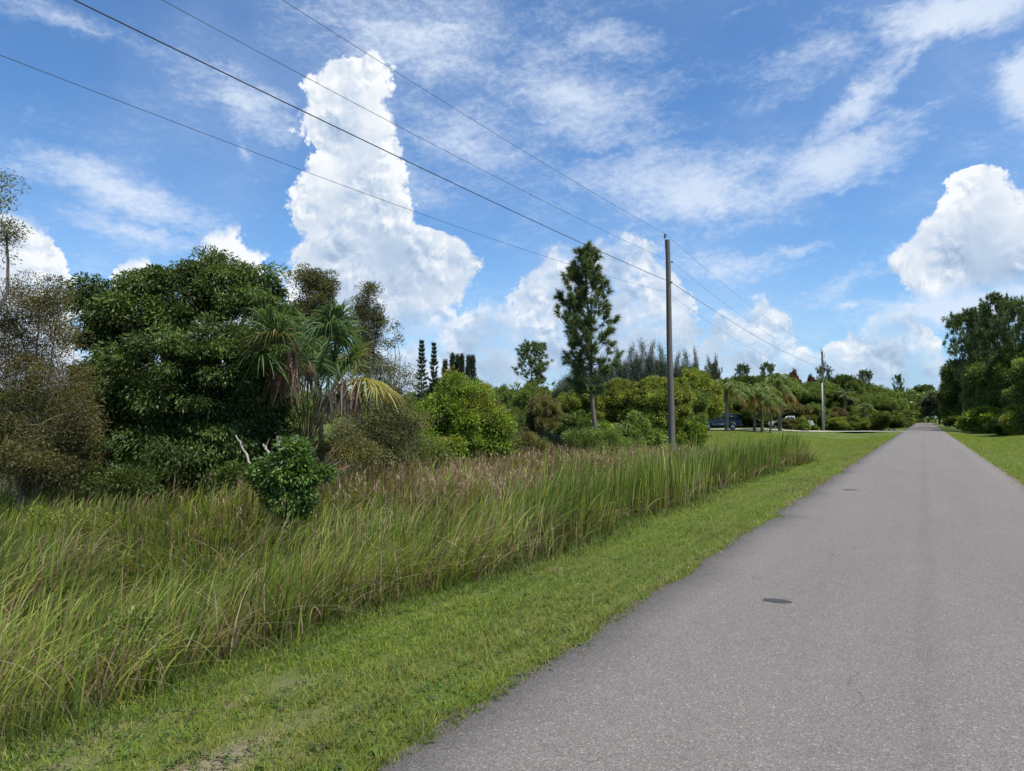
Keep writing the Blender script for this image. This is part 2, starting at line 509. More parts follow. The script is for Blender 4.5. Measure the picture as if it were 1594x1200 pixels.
def build_ground():
    xs = np.concatenate([-np.geomspace(2600, 45, 26), np.arange(-44, -12, 1.0), np.arange(-12, 9, 0.25), np.arange(9, 40, 1.0), np.geomspace(40, 2600, 26)])
    ys = np.concatenate([-np.geomspace(900, 6, 14), np.arange(-5, 60, 0.5), np.arange(60, 130, 2.0), np.geomspace(130, 4000, 30)])
    X, Y = np.meshgrid(xs, ys)
    Z = gz(X, Y)
    V = np.stack([X, Y, Z], -1).reshape(-1, 3)
    nx, ny = len(xs), len(ys)
    i = np.arange(ny - 1)[:, None] * nx + np.arange(nx - 1)[None]
    F = np.stack([i, i + 1, i + nx + 1, i + nx], -1).reshape(-1, 4)
    wild = sstep(-(X - reed_edge(Y)), 0.0, 0.5) * (1 - sstep(Y, 31, 35)) + sstep(X, 8.6, 10.0)
    wild = np.clip(wild + (X < -10) * (Y > 24) * (Y < 42) * sstep(-X - (Y - 24) * .3, 8, 12), 0, 1)
    bald = sstep(fnoise(X * 1.3, Y * 0.9, 21), .60, .70) * (X < -2.3) * (X > -4.8) * (Y < 4.2)
    C = np.stack([wild, bald, wild], -1).reshape(-1, 3)
    me = arrmesh('ground', V, F, C, True)
    m_ = bpy.data.materials.new('lawn_and_soil'); m_.use_nodes = True
    N = NT(m_.node_tree)
    tc = N.n('ShaderNodeTexCoord').outputs['Object']
    vc = N.n('ShaderNodeSeparateColor'); N.put(vc.inputs[0], N.n('ShaderNodeVertexColor', layer_name='Col').outputs[0])
    w = vc.outputs[0]
    n1 = N.noise(N.mapping(tc, sc=(1, 0.25, 1)), 1.3, 5, 0.6)
    n2 = N.noise(tc, 0.22, 4, 0.6)
    n3 = N.noise(tc, 28, 4, 0.7)
    g = N.mix(N.step(n1, 0.35, 0.68), (0.070, 0.108, 0.018), (0.115, 0.150, 0.028))
    g = N.mix(N.m('MULTIPLY', N.step(n2, 0.48, 0.7), 0.6), g, (0.165, 0.165, 0.055))
    n4 = N.noise(N.mapping(tc, sc=(5, 0.12, 1)), 1.0, 3, 0.6)
    g = N.mix(N.m('MULTIPLY', N.step(n4, 0.42, 0.62), 0.35), g, (0.19, 0.215, 0.065))
    g = N.mix(N.m('MULTIPLY', N.step(n3, 0.40, 0.62), 0.5), g, (0.055, 0.085, 0.018))
    bare = N.m('MULTIPLY', N.step(N.noise(tc, 1.1, 4, 0.6), 0.63, 0.72), 0.8)
    g = N.mix(bare, g, (0.20, 0.155, 0.11))
    g = N.mix(N.m('MULTIPLY', vc.outputs[1], N.step(n3, .25, .5)), g, (0.27, 0.215, 0.165))
    soil = N.mix(N.step(n3, 0.3, 0.7), (0.035, 0.04, 0.014), (0.075, 0.065, 0.03))
    colr = N.mix(w, g, soil)
    b = N.n('ShaderNodeBsdfPrincipled'); b.inputs['Roughness'].default_value = 0.95; b.inputs['Specular IOR Level'].default_value = 0.1
    N.put(b.inputs['Base Color'], colr)
    bp = N.n('ShaderNodeBump'); bp.inputs['Distance'].default_value = 0.03; N.put(bp.inputs['Height'], n3); N.put(b.inputs['Normal'], bp.outputs[0])
    o = N.n('ShaderNodeOutputMaterial'); N.put(o.inputs[0], b.outputs[0])
    tag(link('ground', me, m_), kind='structure')


build_ground()


def vaddn(N, tc):
    nd = N.n('ShaderNodeVectorMath', operation='MULTIPLY_ADD'); N.put(nd.inputs[0], N.noise(tc, 1.3, 4, .6, col=True)); nd.inputs[1].default_value = (.5, .5, .0); N.put(nd.inputs[2], tc)
    return nd.outputs[0]


def asphalt():
    m_ = bpy.data.materials.new('asphalt'); m_.use_nodes = True
    N = NT(m_.node_tree)
    tc = N.n('ShaderNodeTexCoord').outputs['Object']
    v1 = N.n('ShaderNodeTexVoronoi'); N.put(v1.inputs['Vector'], tc); v1.inputs['Scale'].default_value = 175
    v2 = N.n('ShaderNodeTexVoronoi'); N.put(v2.inputs['Vector'], tc); v2.inputs['Scale'].default_value = 85
    vs = N.n('ShaderNodeSeparateColor'); N.put(vs.inputs[0], v1.outputs['Color'])
    vs2 = N.n('ShaderNodeSeparateColor'); N.put(vs2.inputs[0], v2.outputs['Color'])
    stone = N.m('MULTIPLY_ADD', N.step(vs.outputs[0], .15, .85), 0.72, 0.64)
    bright = N.step(vs2.outputs[1], 0.93, 0.97, 0.0, 0.6)
    pit = N.step(v1.outputs['Distance'], 0.35, 0.75, 1.0, 0.72)
    big_ = N.m('MULTIPLY_ADD', N.noise(N.mapping(tc, sc=(1.0, 0.16, 1)), 1.1, 5, 0.6), 0.40, 0.80)
    big2 = N.m('MULTIPLY_ADD', N.noise(tc, 5.0, 4, 0.6), 0.20, 0.90)
    sx = N.n('ShaderNodeSeparateXYZ'); N.put(sx.inputs[0], tc)
    seamx = N.m('ABSOLUTE', N.m('ADD', N.m('ADD', sx.outputs[0], 0.02), N.m('MULTIPLY', N.m('SUBTRACT', N.noise(N.mapping(tc, sc=(0.02, 1, 1)), 0.6, 3), 0.5), 0.18)))
    seam = N.step(seamx, 0.0, 0.16, 0.90, 1.0)
    crk = N.n('ShaderNodeTexVoronoi', feature='DISTANCE_TO_EDGE'); N.put(crk.inputs['Vector'], vaddn(N, tc)); crk.inputs['Scale'].default_value = 0.42
    crack = N.m('SUBTRACT', 1.0, N.m('MULTIPLY', N.step(crk.outputs['Distance'], 0.0045, 0.001), N.step(N.noise(tc, .35, 3), .50, .60, 0, .38)))
    edge = N.step(N.m('ABSOLUTE', N.m('ADD', sx.outputs[0], 0.08)), 1.9, 2.3, 1.0, 0.90)
    f = N.m('MULTIPLY', N.m('MULTIPLY', N.m('MULTIPLY', stone, pit), N.m('MULTIPLY', big_, big2)), N.m('MULTIPLY', crack, N.m('MULTIPLY', seam, edge)))
    f = N.m('ADD', f, bright)
    base = N.n('ShaderNodeVectorMath', operation='SCALE'); base.inputs[0].default_value = (0.190, 0.172, 0.160); N.put(base.inputs['Scale'], f)
    warm = N.mix(N.m('MULTIPLY', vs.outputs[2], 0.25), base.outputs[0], (0.23, 0.20, 0.16))
    b = N.n('ShaderNodeBsdfPrincipled'); b.inputs['Roughness'].default_value = 0.85; b.inputs['Specular IOR Level'].default_value = 0.25
    N.put(b.inputs['Base Color'], warm)
    bp = N.n('ShaderNodeBump'); bp.inputs['Distance'].default_value = 0.004; bp.inputs['Strength'].default_value = 0.7
    N.put(bp.inputs['Height'], N.m('ADD', N.m('MULTIPLY', v1.outputs['Distance'], -1.0), vs.outputs[0])); N.put(b.inputs['Normal'], bp.outputs[0])
    o = N.n('ShaderNodeOutputMaterial'); N.put(o.inputs[0], b.outputs[0])
    return m_


def build_road():
    ys = np.concatenate([np.arange(-12, 30, 0.06), np.arange(30, 100, 0.4), np.arange(100, 306, 2.0)])
    j = lambda s_, a: a * (fnoise(ys * 0.9, ys * 0 + s_, 3) - 0.5) * 2 + 0.05 * (vnoise(ys * 7, ys * 0 + s_, 6) - 0.5) * 2
    bendx = 9.0 * sstep(ys, 255, 310) ** 2
    L = RL + j(2.2, 0.07) + bendx; Rr = RR + j(7.7, 0.07) + bendx
    # weathered bites out of the edge
    for y0, w, a in ((13.3, .35, 0.22), (12.6, .7, 0.10), (7.9, 0.5, 0.08), (9.6, .3, .07), (17.5, .8, 0.14), (5.2, .3, .06), (25, 1.0, .14), (31, .8, .1)):
        L += a * np.exp(-((ys - y0) / w) ** 2)
    n = 9
    t = np.linspace(0, 1, n)
    X = L[:, None] * (1 - t) + Rr[:, None] * t
    Z = 0.004 + 0.022 * (1 - (2 * t - 1) ** 2)[None] + 0 * X
    Y = ys[:, None] + 0 * X
    V = np.stack([X, Y, Z], -1)
    # a short face down at each edge
    Ls = V[:, :1].copy(); Ls[..., 2] = -0.06; Ls[..., 0] -= 0.02
    Rs = V[:, -1:].copy(); Rs[..., 2] = -0.06; Rs[..., 0] += 0.02
    V = np.concatenate([Ls, V, Rs], 1); k = n + 2
    i = np.arange(len(ys) - 1)[:, None] * k + np.arange(k - 1)[None]
    F = np.stack([i, i + 1, i + k + 1, i + k], -1).reshape(-1, 4)
    tag(link('road', arrmesh('road', V.reshape(-1, 3), F), asphalt()), kind='structure')


build_road()

# ------------------------------------------------------------------ blades of grass
def blades(P0, H, Wd, lean, az_, C0, C1, seg, tip=1.6):
    """curved tapering blades. P0 (n,3), H height, Wd width, lean 0..1.5, az_ lean direction, C0 foot colour, C1 tip colour"""
    n = len(P0)
    t = np.linspace(0, 1, seg + 1)[None]
    ld = np.stack([np.cos(az_), np.sin(az_), 0 * az_], -1)
    hz_ = (H * lean)[:, None] * (0.25 * t + 0.75 * t ** 2.2)
    vt = H[:, None] * (t - (0.42 * np.clip(lean, 0, 1.6))[:, None] * t ** 2.6)
    c_ = P0[:, None] + ld[:, None] * hz_[..., None] + np.array([0, 0, 1.0]) * vt[..., None]
    sa = az_ + math.pi / 2 + rng.normal(0, 0.8, n)
    sd = np.stack([np.cos(sa), np.sin(sa), 0 * sa], -1)
    w = (Wd / 2)[:, None] * (1 - 0.93 * t ** tip)
    V = np.stack([c_ - sd[:, None] * w[..., None], c_ + sd[:, None] * w[..., None]], 2)
    k = 2 * (seg + 1)
    i = (np.arange(n) * k)[:, None] + (np.arange(seg) * 2)[None]
    F = np.stack([i, i + 1, i + 3, i + 2], -1).reshape(-1, 4)
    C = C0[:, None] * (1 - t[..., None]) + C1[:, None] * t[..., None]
    C = np.repeat(C[:, :, None], 2, 2)
    return V.reshape(-1, 3), F, C.reshape(-1, 3)


class Heap:
    def __init__(s): s.V, s.F, s.C, s.n = [], [], [], 0

    def add(s, V, F, C):
        s.V.append(V); s.F.append(F + s.n); s.C.append(C); s.n += len(V)

    def obj(s, name, m_, parent=None, **k):
        return link(name, arrmesh(name, np.vstack(s.V), np.vstack(s.F), np.vstack(s.C)), m_, parent, **k)


def scatter(x0, x1, y0, y1, dens, keep=None):
    """random points, dens(d) per square metre at distance d from the camera"""
    step_ = 1.0
    out = []
    for yy in np.arange(y0, y1, step_):
        for xx in np.arange(x0, x1, step_):
            d = max(1.0, math.hypot(xx + .5, yy + .5))
            a_ = math.degrees(math.atan2(xx + .5, yy + .5))
            if d > 4 and not (-74 < a_ < 14): continue
            n = rng.poisson(dens(d) * step_ * step_)
            out.append(np.stack([rng.uniform(xx, xx + step_, n), rng.uniform(yy, yy + step_, n)], -1))
    if not out: return np.zeros((0, 2))
    p = np.vstack(out)
    p = p[(p[:, 0] < x1) & (p[:, 1] < y1)]
    if keep is not None: p = p[keep(p[:, 0], p[:, 1])]
    return p


def pick(cols, n, prob=None):
    cols = np.array(cols); i = rng.choice(len(cols), n, p=prob)
    return cols[i] * rng.uniform(0.8, 1.2, (n, 1))


def in_view(x, y, m_=5):
    a_ = np.degrees(np.arctan2(x, y)); return (a_ > -66 - m_) & (a_ < 6 + m_)


def mown_grass(name, x0, x1, y0, y1, keep):
    hp = Heap()
    p = scatter(x0, x1, y0, y1, lambda d: float(np.clip(5200 * (3.6 / d) ** 1.55, 110, 5200)), keep)
    x, y = p[:, 0], p[:, 1]; n = len(p)
    d = np.hypot(x, y)
    patch = fnoise(x * 1.1, y * 0.5, 2); clump = vnoise(x * 7, y * 7, 9)
    bald = fnoise(x * 1.3, y * 0.9, 21)
    nearroad = np.exp(-np.minimum(np.abs(x - RL), np.abs(x - RR)) / 0.10)
    ok = rng.random(n) < (1 - 0.8 * sstep(bald, .60, .69) * (y < 4.2)) * (0.55 + 0.45 * clump)
    p, x, y, d, patch, clump, nearroad, bald = p[ok], x[ok], y[ok], d[ok], patch[ok], clump[ok], nearroad[ok], bald[ok]
    n = len(p)
    grow = np.clip(d / 3.6, 1, 30) ** 0.62
    H = (0.020 + 0.024 * patch + 0.024 * clump + 0.055 * nearroad * rng.random(n)) * rng.uniform(0.6, 1.4, n) * (1 + 0.10 * (grow - 1))
    Wd = 0.0042 * grow * rng.uniform(0.7, 1.4, n)
    g1 = pick([(0.22, 0.31, 0.032), (0.27, 0.36, 0.040), (0.16, 0.25, 0.032), (0.32, 0.37, 0.07), (0.36, 0.34, 0.12), (0.40, 0.33, 0.18)], n, [0.30, 0.28, 0.2, 0.12, 0.06, 0.04])
    dry = sstep(fnoise(x * 0.8, y * 0.35, 31), 0.52, 0.72)[:, None] * (0.25 + 0.6 * rng.random((n, 1)))
    g1 = g1 * (1 - dry) + np.array([0.30, 0.29, 0.10]) * dry
    purple = sstep(fnoise(x * 1.5, y * 0.8, 44), 0.56, 0.70)[:, None] * np.exp(-np.abs(x - RL - -0.5) / 0.6)[:, None] * (rng.random((n, 1)) < 0.55)
    g1 = g1 * (1 - purple) + np.array([0.12, 0.085, 0.055]) * purple
    g1 = g1 * np.array([1.12, 1.10, 0.95])
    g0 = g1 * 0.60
    P0 = np.stack([x, y, gz(x, y) - 0.004], -1)
    lean = np.abs(rng.normal(0.55, 0.4, n)); a_ = rng.uniform(0, 2 * math.pi, n)
    near = d < 7
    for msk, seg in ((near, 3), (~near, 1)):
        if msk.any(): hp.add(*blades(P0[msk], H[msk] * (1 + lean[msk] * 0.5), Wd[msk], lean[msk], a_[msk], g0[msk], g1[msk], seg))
    # small broad-leaved weeds lying in the turf
    q = scatter(x0, x1, max(y0, 0), min(y1, 12), lambda d: 90 * min(1, (4 / d) ** 1.3), keep)
    m2 = len(q) * 5
    if m2:
        x, y = np.repeat(q[:, 0], 5) + rng.normal(0, .02, m2), np.repeat(q[:, 1], 5) + rng.normal(0, .02, m2)
        c2 = pick([(0.07, 0.14, 0.03), (0.11, 0.19, 0.04), (0.13, 0.10, 0.06)], m2, [.45, .35, .2])
        hp.add(*blades(np.stack([x, y, gz(x, y) + 0.012], -1), rng.uniform(.02, .045, m2), rng.uniform(.010, .018, m2), np.full(m2, 1.5), rng.uniform(0, 6.28, m2), c2, c2, 2, 3.0))
    # straw and clippings lying along the edge of the road
    for e_ in (RL, RR):
        if not (x0 < e_ < x1): continue
        q = scatter(e_ - .5, e_ + .3, max(y0, 0), min(y1, 40), lambda d: 900 * min(1, (4 / d) ** 1.3))
        q = q[np.abs(q[:, 0] - e_) < .02 + .13 * np.abs(rng.normal(0, 1, len(q))) * fnoise(q[:, 1] * 1.2, q[:, 1] * 0, 7)]
        x, y = q[:, 0], q[:, 1]; m2 = len(q); dd = np.hypot(x, y)
        if m2:
            c2 = pick([(0.30, 0.23, 0.13), (0.22, 0.15, 0.09), (0.36, 0.30, 0.18), (0.16, 0.17, 0.06)], m2)
            V, F, C = blades(np.stack([x, y, np.full(m2, .012)], -1), rng.uniform(.015, .05, m2) * np.clip(dd / 5, 1, 3), .005 * np.clip(dd / 4, 1, 6), np.full(m2, 1.55), rng.uniform(0, 6.28, m2), c2, c2, 2)
            V[:, 2] = np.clip(V[:, 2], .008, .035); hp.add(V, F, C)
    return hp


EDGE_L = lambda x, y: (x < RL + 0.05 - 0.02 * 0 + 0.07 * (vnoise(y * 3, y * 0, 12) - 0.3)) & (x > reed_edge(y) - 0.35)
hp = mown_grass('mown_grass', -19.0, -2.2, -1, 76, lambda x, y: EDGE_L(x, y) | ((y > 33) & (x < RL - .1) & (y > 34 - .18 * np.minimum(0, x + 6))))
tag(hp.obj('verge_grass', M['grass']), 'short mown grass on the verge along the left road edge', 'grass', kind='stuff')
hp = mown_grass('mown_grass', 2.1, 9.0, 16, 90, lambda x, y: x > RR - 0.04 - 0.07 * (vnoise(y * 3, y * 0, 15) - 0.3))
tag(hp.obj('verge_grass', M['grass']), 'short mown grass beside the right road edge', 'grass', kind='stuff')


# the field limit: how far back the tall grass runs before shrubs and trees stand (distance ahead, by heading)
def field_far(px):
    return np.interp(px, [-200, 0, 120, 420, 520, 640, 800, 1000, 1300], [18.5, 18.5, 18.5, 18.5, 21, 27, 32, 38, 42])


def to_px(x, y):
    a = R(YAW)
    lat = x * math.cos(a) + y * math.sin(a); fw = -x * math.sin(a) + y * math.cos(a)
    return 797 + FPX * lat / np.maximum(fw, 0.3), fw


def in_field(x, y):
    px, fw = to_px(x, y)
    return (x < reed_edge(y)) & (fw < field_far(px)) & (px < 1330) & (y < 33.5 + 2.2 * vnoise(x * .8, y * 0, 5) - 0.18 * np.maximum(0, -x - 6)) & (y > 0.3)


def tall_grass():
    hp = Heap()
    p = scatter(-36, -4.1, 0, 36, lambda d: float(np.clip(360 * (5.0 / d) ** 0.95, 70, 430)), in_field)
    x, y = p[:, 0], p[:, 1]
    d = np.hypot(x, y)
    into = reed_edge(y) - x                                    # how far behind the front edge
    gap = vnoise(x * 1.9, y * 1.9, 61)
    ok = rng.random(len(p)) < np.where(gap < 0.22, 0.35, 1)
    p, x, y, d, into = p[ok], x[ok], y[ok], d[ok], into[ok]
    n = len(p)
    grow = np.clip(d / 5, 1, 12) ** 0.55
    band = np.exp(-((into - 0.9) / 1.5) ** 2)                  # the tall upright row in the ditch
    right = sstep(y, 8.0, 11.5)                                 # rows are taller and upright farther along
    patch = fnoise(x * 0.45, y * 0.45, 71)
    H = 0.58 + 0.36 * patch + 0.34 * band * (0.45 + 0.75 * right) + 0.16 * right
    H *= rng.uniform(0.6, 1.22, n) * (0.55 + 0.45 * sstep(into, -0.1, 0.55))
    left = sstep(-x, 9, 14) * (1 - right)
    H *= 1 - 0.18 * left
    # the bend of the blades: arching at the left, upright at the right
    lean = np.abs(rng.normal(0.33, 0.24, n)) * (1.15 - 0.85 * right * np.clip(band * 1.4, 0, 1)) + 0.04
    az_ = R(35) + (fnoise(x * .55, y * .55, 55) - .5) * 6.0 + rng.normal(0, .45, n)
    tus = vnoise(x * 2.6, y * 2.6, 56)
    H *= 0.78 + 0.42 * tus
    lean *= 0.6 + 0.9 * vnoise(x * 1.1, y * 1.1, 57)
    Wd = 0.0150 * grow * rng.uniform(0.45, 1.4, n)
    tone = fnoise(x * 0.6, y * 0.6, 81)
    kind = rng.random(n)
    green = pick([(0.09, 0.165, 0.026), (0.135, 0.225, 0.034), (0.18, 0.28, 0.040), (0.23, 0.32, 0.055)], n)
    fresh = pick([(0.27, 0.37, 0.05), (0.34, 0.42, 0.07), (0.40, 0.41, 0.10)], n)
    tan = pick([(0.33, 0.26, 0.14), (0.27, 0.20, 0.11), (0.40, 0.33, 0.20), (0.20, 0.14, 0.08)], n)
    red = pick([(0.20, 0.11, 0.07), (0.26, 0.15, 0.09), (0.30, 0.21, 0.14)], n)
    f_fresh = 0.36 + 0.5 * sstep(tone, 0.40, 0.62) * (1 - 0.6 * right * band)
    C1 = np.where((rng.random(n) < f_fresh)[:, None], fresh, green)
    back = sstep(into, 3.0, 7.0)
    p_tan = 0.08 + 0.20 * sstep(vnoise(x * 1.1, y * 1.1, 91), 0.55, 0.8) + 0.13 * back
    p_red = 0.01 + 0.32 * sstep(into, 2.2, 5.0) * sstep(y, 8, 14)
    C1 = np.where((kind < p_tan)[:, None], tan, C1)
    C1 = np.where((kind > 1 - p_red)[:, None], red, C1)
    C0 = C1 * np.array([0.48, 0.40, 0.45])  # blade feet coloured darker to paint the shade low in the reeds
    P0 = np.stack([x, y, gz(x, y) - 0.02], -1)
    near = d < 11
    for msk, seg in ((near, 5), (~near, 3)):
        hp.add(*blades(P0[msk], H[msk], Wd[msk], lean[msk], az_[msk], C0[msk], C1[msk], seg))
    # dead stems and thatch low in the front rows
    q = scatter(-7.5, -4.1, 0.3, 33, lambda d: float(np.clip(150 * (5 / d), 30, 190)), lambda x, y: in_field(x, y) & (reed_edge(y) - x < 2.2) & (vnoise(x * 1.3, y * .8, 63) > .38))
    x, y = q[:, 0], q[:, 1]; n = len(q); d = np.hypot(x, y)
    c2 = pick([(0.22, 0.15, 0.085), (0.31, 0.23, 0.13), (0.15, 0.095, 0.055), (0.40, 0.31, 0.19)], n)
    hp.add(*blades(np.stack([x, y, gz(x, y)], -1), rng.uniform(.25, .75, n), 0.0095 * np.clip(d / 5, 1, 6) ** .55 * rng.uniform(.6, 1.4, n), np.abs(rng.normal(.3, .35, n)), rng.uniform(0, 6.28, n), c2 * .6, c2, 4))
    # hanging dead blades
    q = scatter(-12, -4.1, 0.3, 32, lambda d: float(np.clip(46 * (5 / d), 8, 60)), in_field)
    x, y = q[:, 0], q[:, 1]; n = len(q); d = np.hypot(x, y)
    c2 = pick([(0.42, 0.34, 0.21), (0.34, 0.26, 0.15), (0.50, 0.43, 0.30), (0.25, 0.17, 0.10)], n)
    hp.add(*blades(np.stack([x, y, gz(x, y)], -1), rng.uniform(.45, .95, n), 0.009 * np.clip(d / 5, 1, 5) ** .5 * rng.uniform(.7, 1.4, n), rng.uniform(0.7, 1.45, n), R(0) + rng.normal(0, 1.5, n), c2 * .9, c2, 6))
    # an old brown tussock spilling over at the far end of the reeds
    n = 900; x = rng.normal(-5.2, .45, n); y = rng.normal(31.3, 1.1, n)
    c2 = pick([(0.26, 0.19, 0.10), (0.20, 0.14, 0.08), (0.33, 0.29, 0.14), (0.20, 0.24, 0.07), (0.27, 0.33, 0.09)], n)
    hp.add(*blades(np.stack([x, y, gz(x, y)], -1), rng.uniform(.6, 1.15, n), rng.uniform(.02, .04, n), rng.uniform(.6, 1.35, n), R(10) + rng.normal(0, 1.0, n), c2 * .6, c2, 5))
    # low green fringe against the mown verge
    q = scatter(-5.4, -4.0, 0, 34, lambda d: float(np.clip(900 * (5 / d) ** 1.2, 90, 1000)), lambda x, y: (np.abs(x - reed_edge(y)) < 0.42))
    x, y = q[:, 0], q[:, 1]; n = len(q); d = np.hypot(x, y)
    e = 1 - np.clip(np.abs(x - reed_edge(y)) / 0.42, 0, 1) * (x > reed_edge(y))
    c2 = pick([(0.09, 0.16, 0.032), (0.13, 0.20, 0.045), (0.16, 0.21, 0.055), (0.30, 0.26, 0.13)], n, [.35, .33, .22, .1])
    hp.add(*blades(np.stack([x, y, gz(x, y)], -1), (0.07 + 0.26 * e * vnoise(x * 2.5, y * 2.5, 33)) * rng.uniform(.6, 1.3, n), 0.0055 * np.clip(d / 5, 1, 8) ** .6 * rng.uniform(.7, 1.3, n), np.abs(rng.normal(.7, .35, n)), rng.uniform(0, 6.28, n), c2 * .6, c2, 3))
    print('tall blades', hp.n)
    tag(hp.obj('tall_grass', M['grass']), 'tall wild reeds and grasses filling the roadside ditch and field', 'grass', kind='stuff')
    # seed heads above the back of the field
    hs = Heap()
    q = scatter(-34, -6.5, 6, 36, lambda d: float(np.clip(22 * (10 / d) ** .5, 13, 22) * (0.35 + 0.65 * (d > 13))), lambda x, y: in_field(x, y) & (vnoise(x * .5, y * .5, 17) > 0.30) & (reed_edge(y) - x > 2.2) & (to_px(x, y)[0] > 400 + rng.normal(0, 60, len(x))))
    x, y = q[:, 0], q[:, 1]; n = len(q); d = np.hypot(x, y)
    h_ = rng.uniform(.62, 1.02, n)
    c2 = pick([(0.30, 0.20, 0.15), (0.36, 0.26, 0.19), (0.24, 0.15, 0.10), (0.42, 0.33, 0.22)], n)
    a_ = rng.uniform(0, 6.28, n); ln = rng.uniform(.1, .4, n)
    P0 = np.stack([x, y, gz(x, y)], -1)
    hs.add(*blades(P0, h_, np.full(n, .005) * np.clip(d / 8, 1, 4), ln, a_, c2 * .8, c2, 3))
    top = P0 + np.stack([np.cos(a_) * h_ * ln, np.sin(a_) * h_ * ln, h_ * (1 - .42 * ln)], -1)
    for k in range(3):
        hs.add(*blades(top - np.array([0, 0, .06 * k]), rng.uniform(.07, .14, n), 0.012 * np.clip(d / 8, 1, 4) ** .8 * np.ones(n), rng.uniform(.3, 1.2, n), a_ + rng.normal(0, 1, n), c2, c2 * 1.15, 2, 2.5))
    tag(hs.obj('grass_seed_heads', M['grass']), 'reddish brown grass seed heads standing over the back of the wild field', 'seed heads', kind='stuff')


tall_grass()

# ------------------------------------------------------------------ trees and plants
def unit(v):
    return v / (np.linalg.norm(v, axis=-1, keepdims=True) + 1e-9)


def rdir(n):
    return unit(rng.normal(0, 1, (n, 3)))


def leafcards(hp, P0, D, L, Wd, C, fold=0.25):
    """pointed leaves: a rhombus bent along its midrib"""
    s_ = unit(np.cross(D, rdir(len(P0))))
    up = np.cross(s_, D)
    mid = P0 + D * (L * 0.42)[:, None]
    a = mid + s_ * (Wd / 2)[:, None] + up * (Wd * fold)[:, None]
    b = mid - s_ * (Wd / 2)[:, None] + up * (Wd * fold)[:, None]
    e = P0 + D * L[:, None] - up * (L * 0.1)[:, None]
    V = np.stack([P0, a, e, b], 1).reshape(-1, 3)
    hp.add(V, np.arange(len(P0) * 4).reshape(-1, 4), np.repeat(C, 4, 0))


def strips(hp, P0, D, L, Wd, droop, C0, C1, seg=3, side=None, tip=1.8):
    """ribbons leaving P0 along D and sagging"""
    n = len(P0)
    t = np.linspace(0, 1, seg + 1)[None]
    c_ = P0[:, None] + D[:, None] * (L[:, None] * t)[..., None] - np.array([0, 0, 1.0]) * ((L * droop)[:, None] * t ** 2.2)[..., None]
    s_ = unit(np.cross(D, rdir(n))) if side is None else side
    w = (Wd / 2)[:, None] * (1 - 0.92 * t ** tip)
    V = np.stack([c_ - s_[:, None] * w[..., None], c_ + s_[:, None] * w[..., None]], 2)
    k = 2 * (seg + 1)
    i = (np.arange(n) * k)[:, None] + (np.arange(seg) * 2)[None]
    F = np.stack([i, i + 1, i + 3, i + 2], -1).reshape(-1, 4)
    C = C0[:, None] * (1 - t[..., None]) + C1[:, None] * t[..., None]
    hp.add(V.reshape(-1, 3), F, np.repeat(C[:, :, None], 2, 2).reshape(-1, 3))


def clumps_of(lobes, cr, dens=1.0, inner=0.5):
    """clump centres over ellipsoid lobes (x,y,z,rx,ry,rz)"""
    cs = []
    for (x, y, z, a, b, c_) in lobes:
        area = 4 * math.pi * ((a * b) ** 1.6 / 3 + (a * c_) ** 1.6 / 3 + (b * c_) ** 1.6 / 3) ** (1 / 1.6)
        n = max(4, int(dens * area / (cr * cr * 1.5)))
        d_ = rdir(n)
        r_ = rng.uniform(inner, 1.0, n) ** 0.6
        cs.append(np.array([x, y, z]) + d_ * r_[:, None] * np.array([a, b, c_]) * rng.uniform(0.72, 1.16, (n, 1)))
    return np.vstack(cs)


def crown(hp, centres, mid, cr, per, L, Wd, pal, droop=0.35, flat=0.75, up_bias=0.25, tone=0.22, rnd=0.6):
    n = len(centres) * per
    ci = np.repeat(np.arange(len(centres)), per)
    rr = cr * rng.uniform(0.6, 1.35, len(centres))
    d_ = rdir(n); d_[:, 2] += up_bias; d_ = unit(d_)
    r_ = rng.random(n) ** 0.45
    Pp = centres[ci] + d_ * (rr[ci] * r_)[:, None] * np.array([1, 1, flat])
    out = unit(centres - mid)[ci]
    D = unit(d_ * 0.7 + out * 0.35 + rdir(n) * rnd + np.array([0, 0, -1.0]) * droop)
    ct = 1 + rng.normal(0, tone, (len(centres), 1))
    C = pick(pal, n) * np.clip(ct, 0.55, 1.6)[ci]
    leafcards(hp, Pp, D, L * rng.uniform(0.6, 1.3, n), Wd * rng.uniform(0.7, 1.3, n), C)


def limb(mb, a, b, r0, r1, bend=0.12, n=6, seg=6, col=(0.10, 0.085, 0.07)):
    a = np.asarray(a, float); b = np.asarray(b, float)
    t = np.linspace(0, 1, seg + 1)[:, None]
    L = np.linalg.norm(b - a)
    off = rng.normal(0, bend * L, 3); off[2] = abs(off[2]) * 0.5 + 0.06 * L
    pts = a * (1 - t) + b * t + off * (4 * t * (1 - t)) * 0.5
    pts += rng.normal(0, 0.012 * L, pts.shape) * (t > 0) * (t < 1)
    mb.tube(pts, np.linspace(r0, r1, seg + 1), n, col, cap=False)


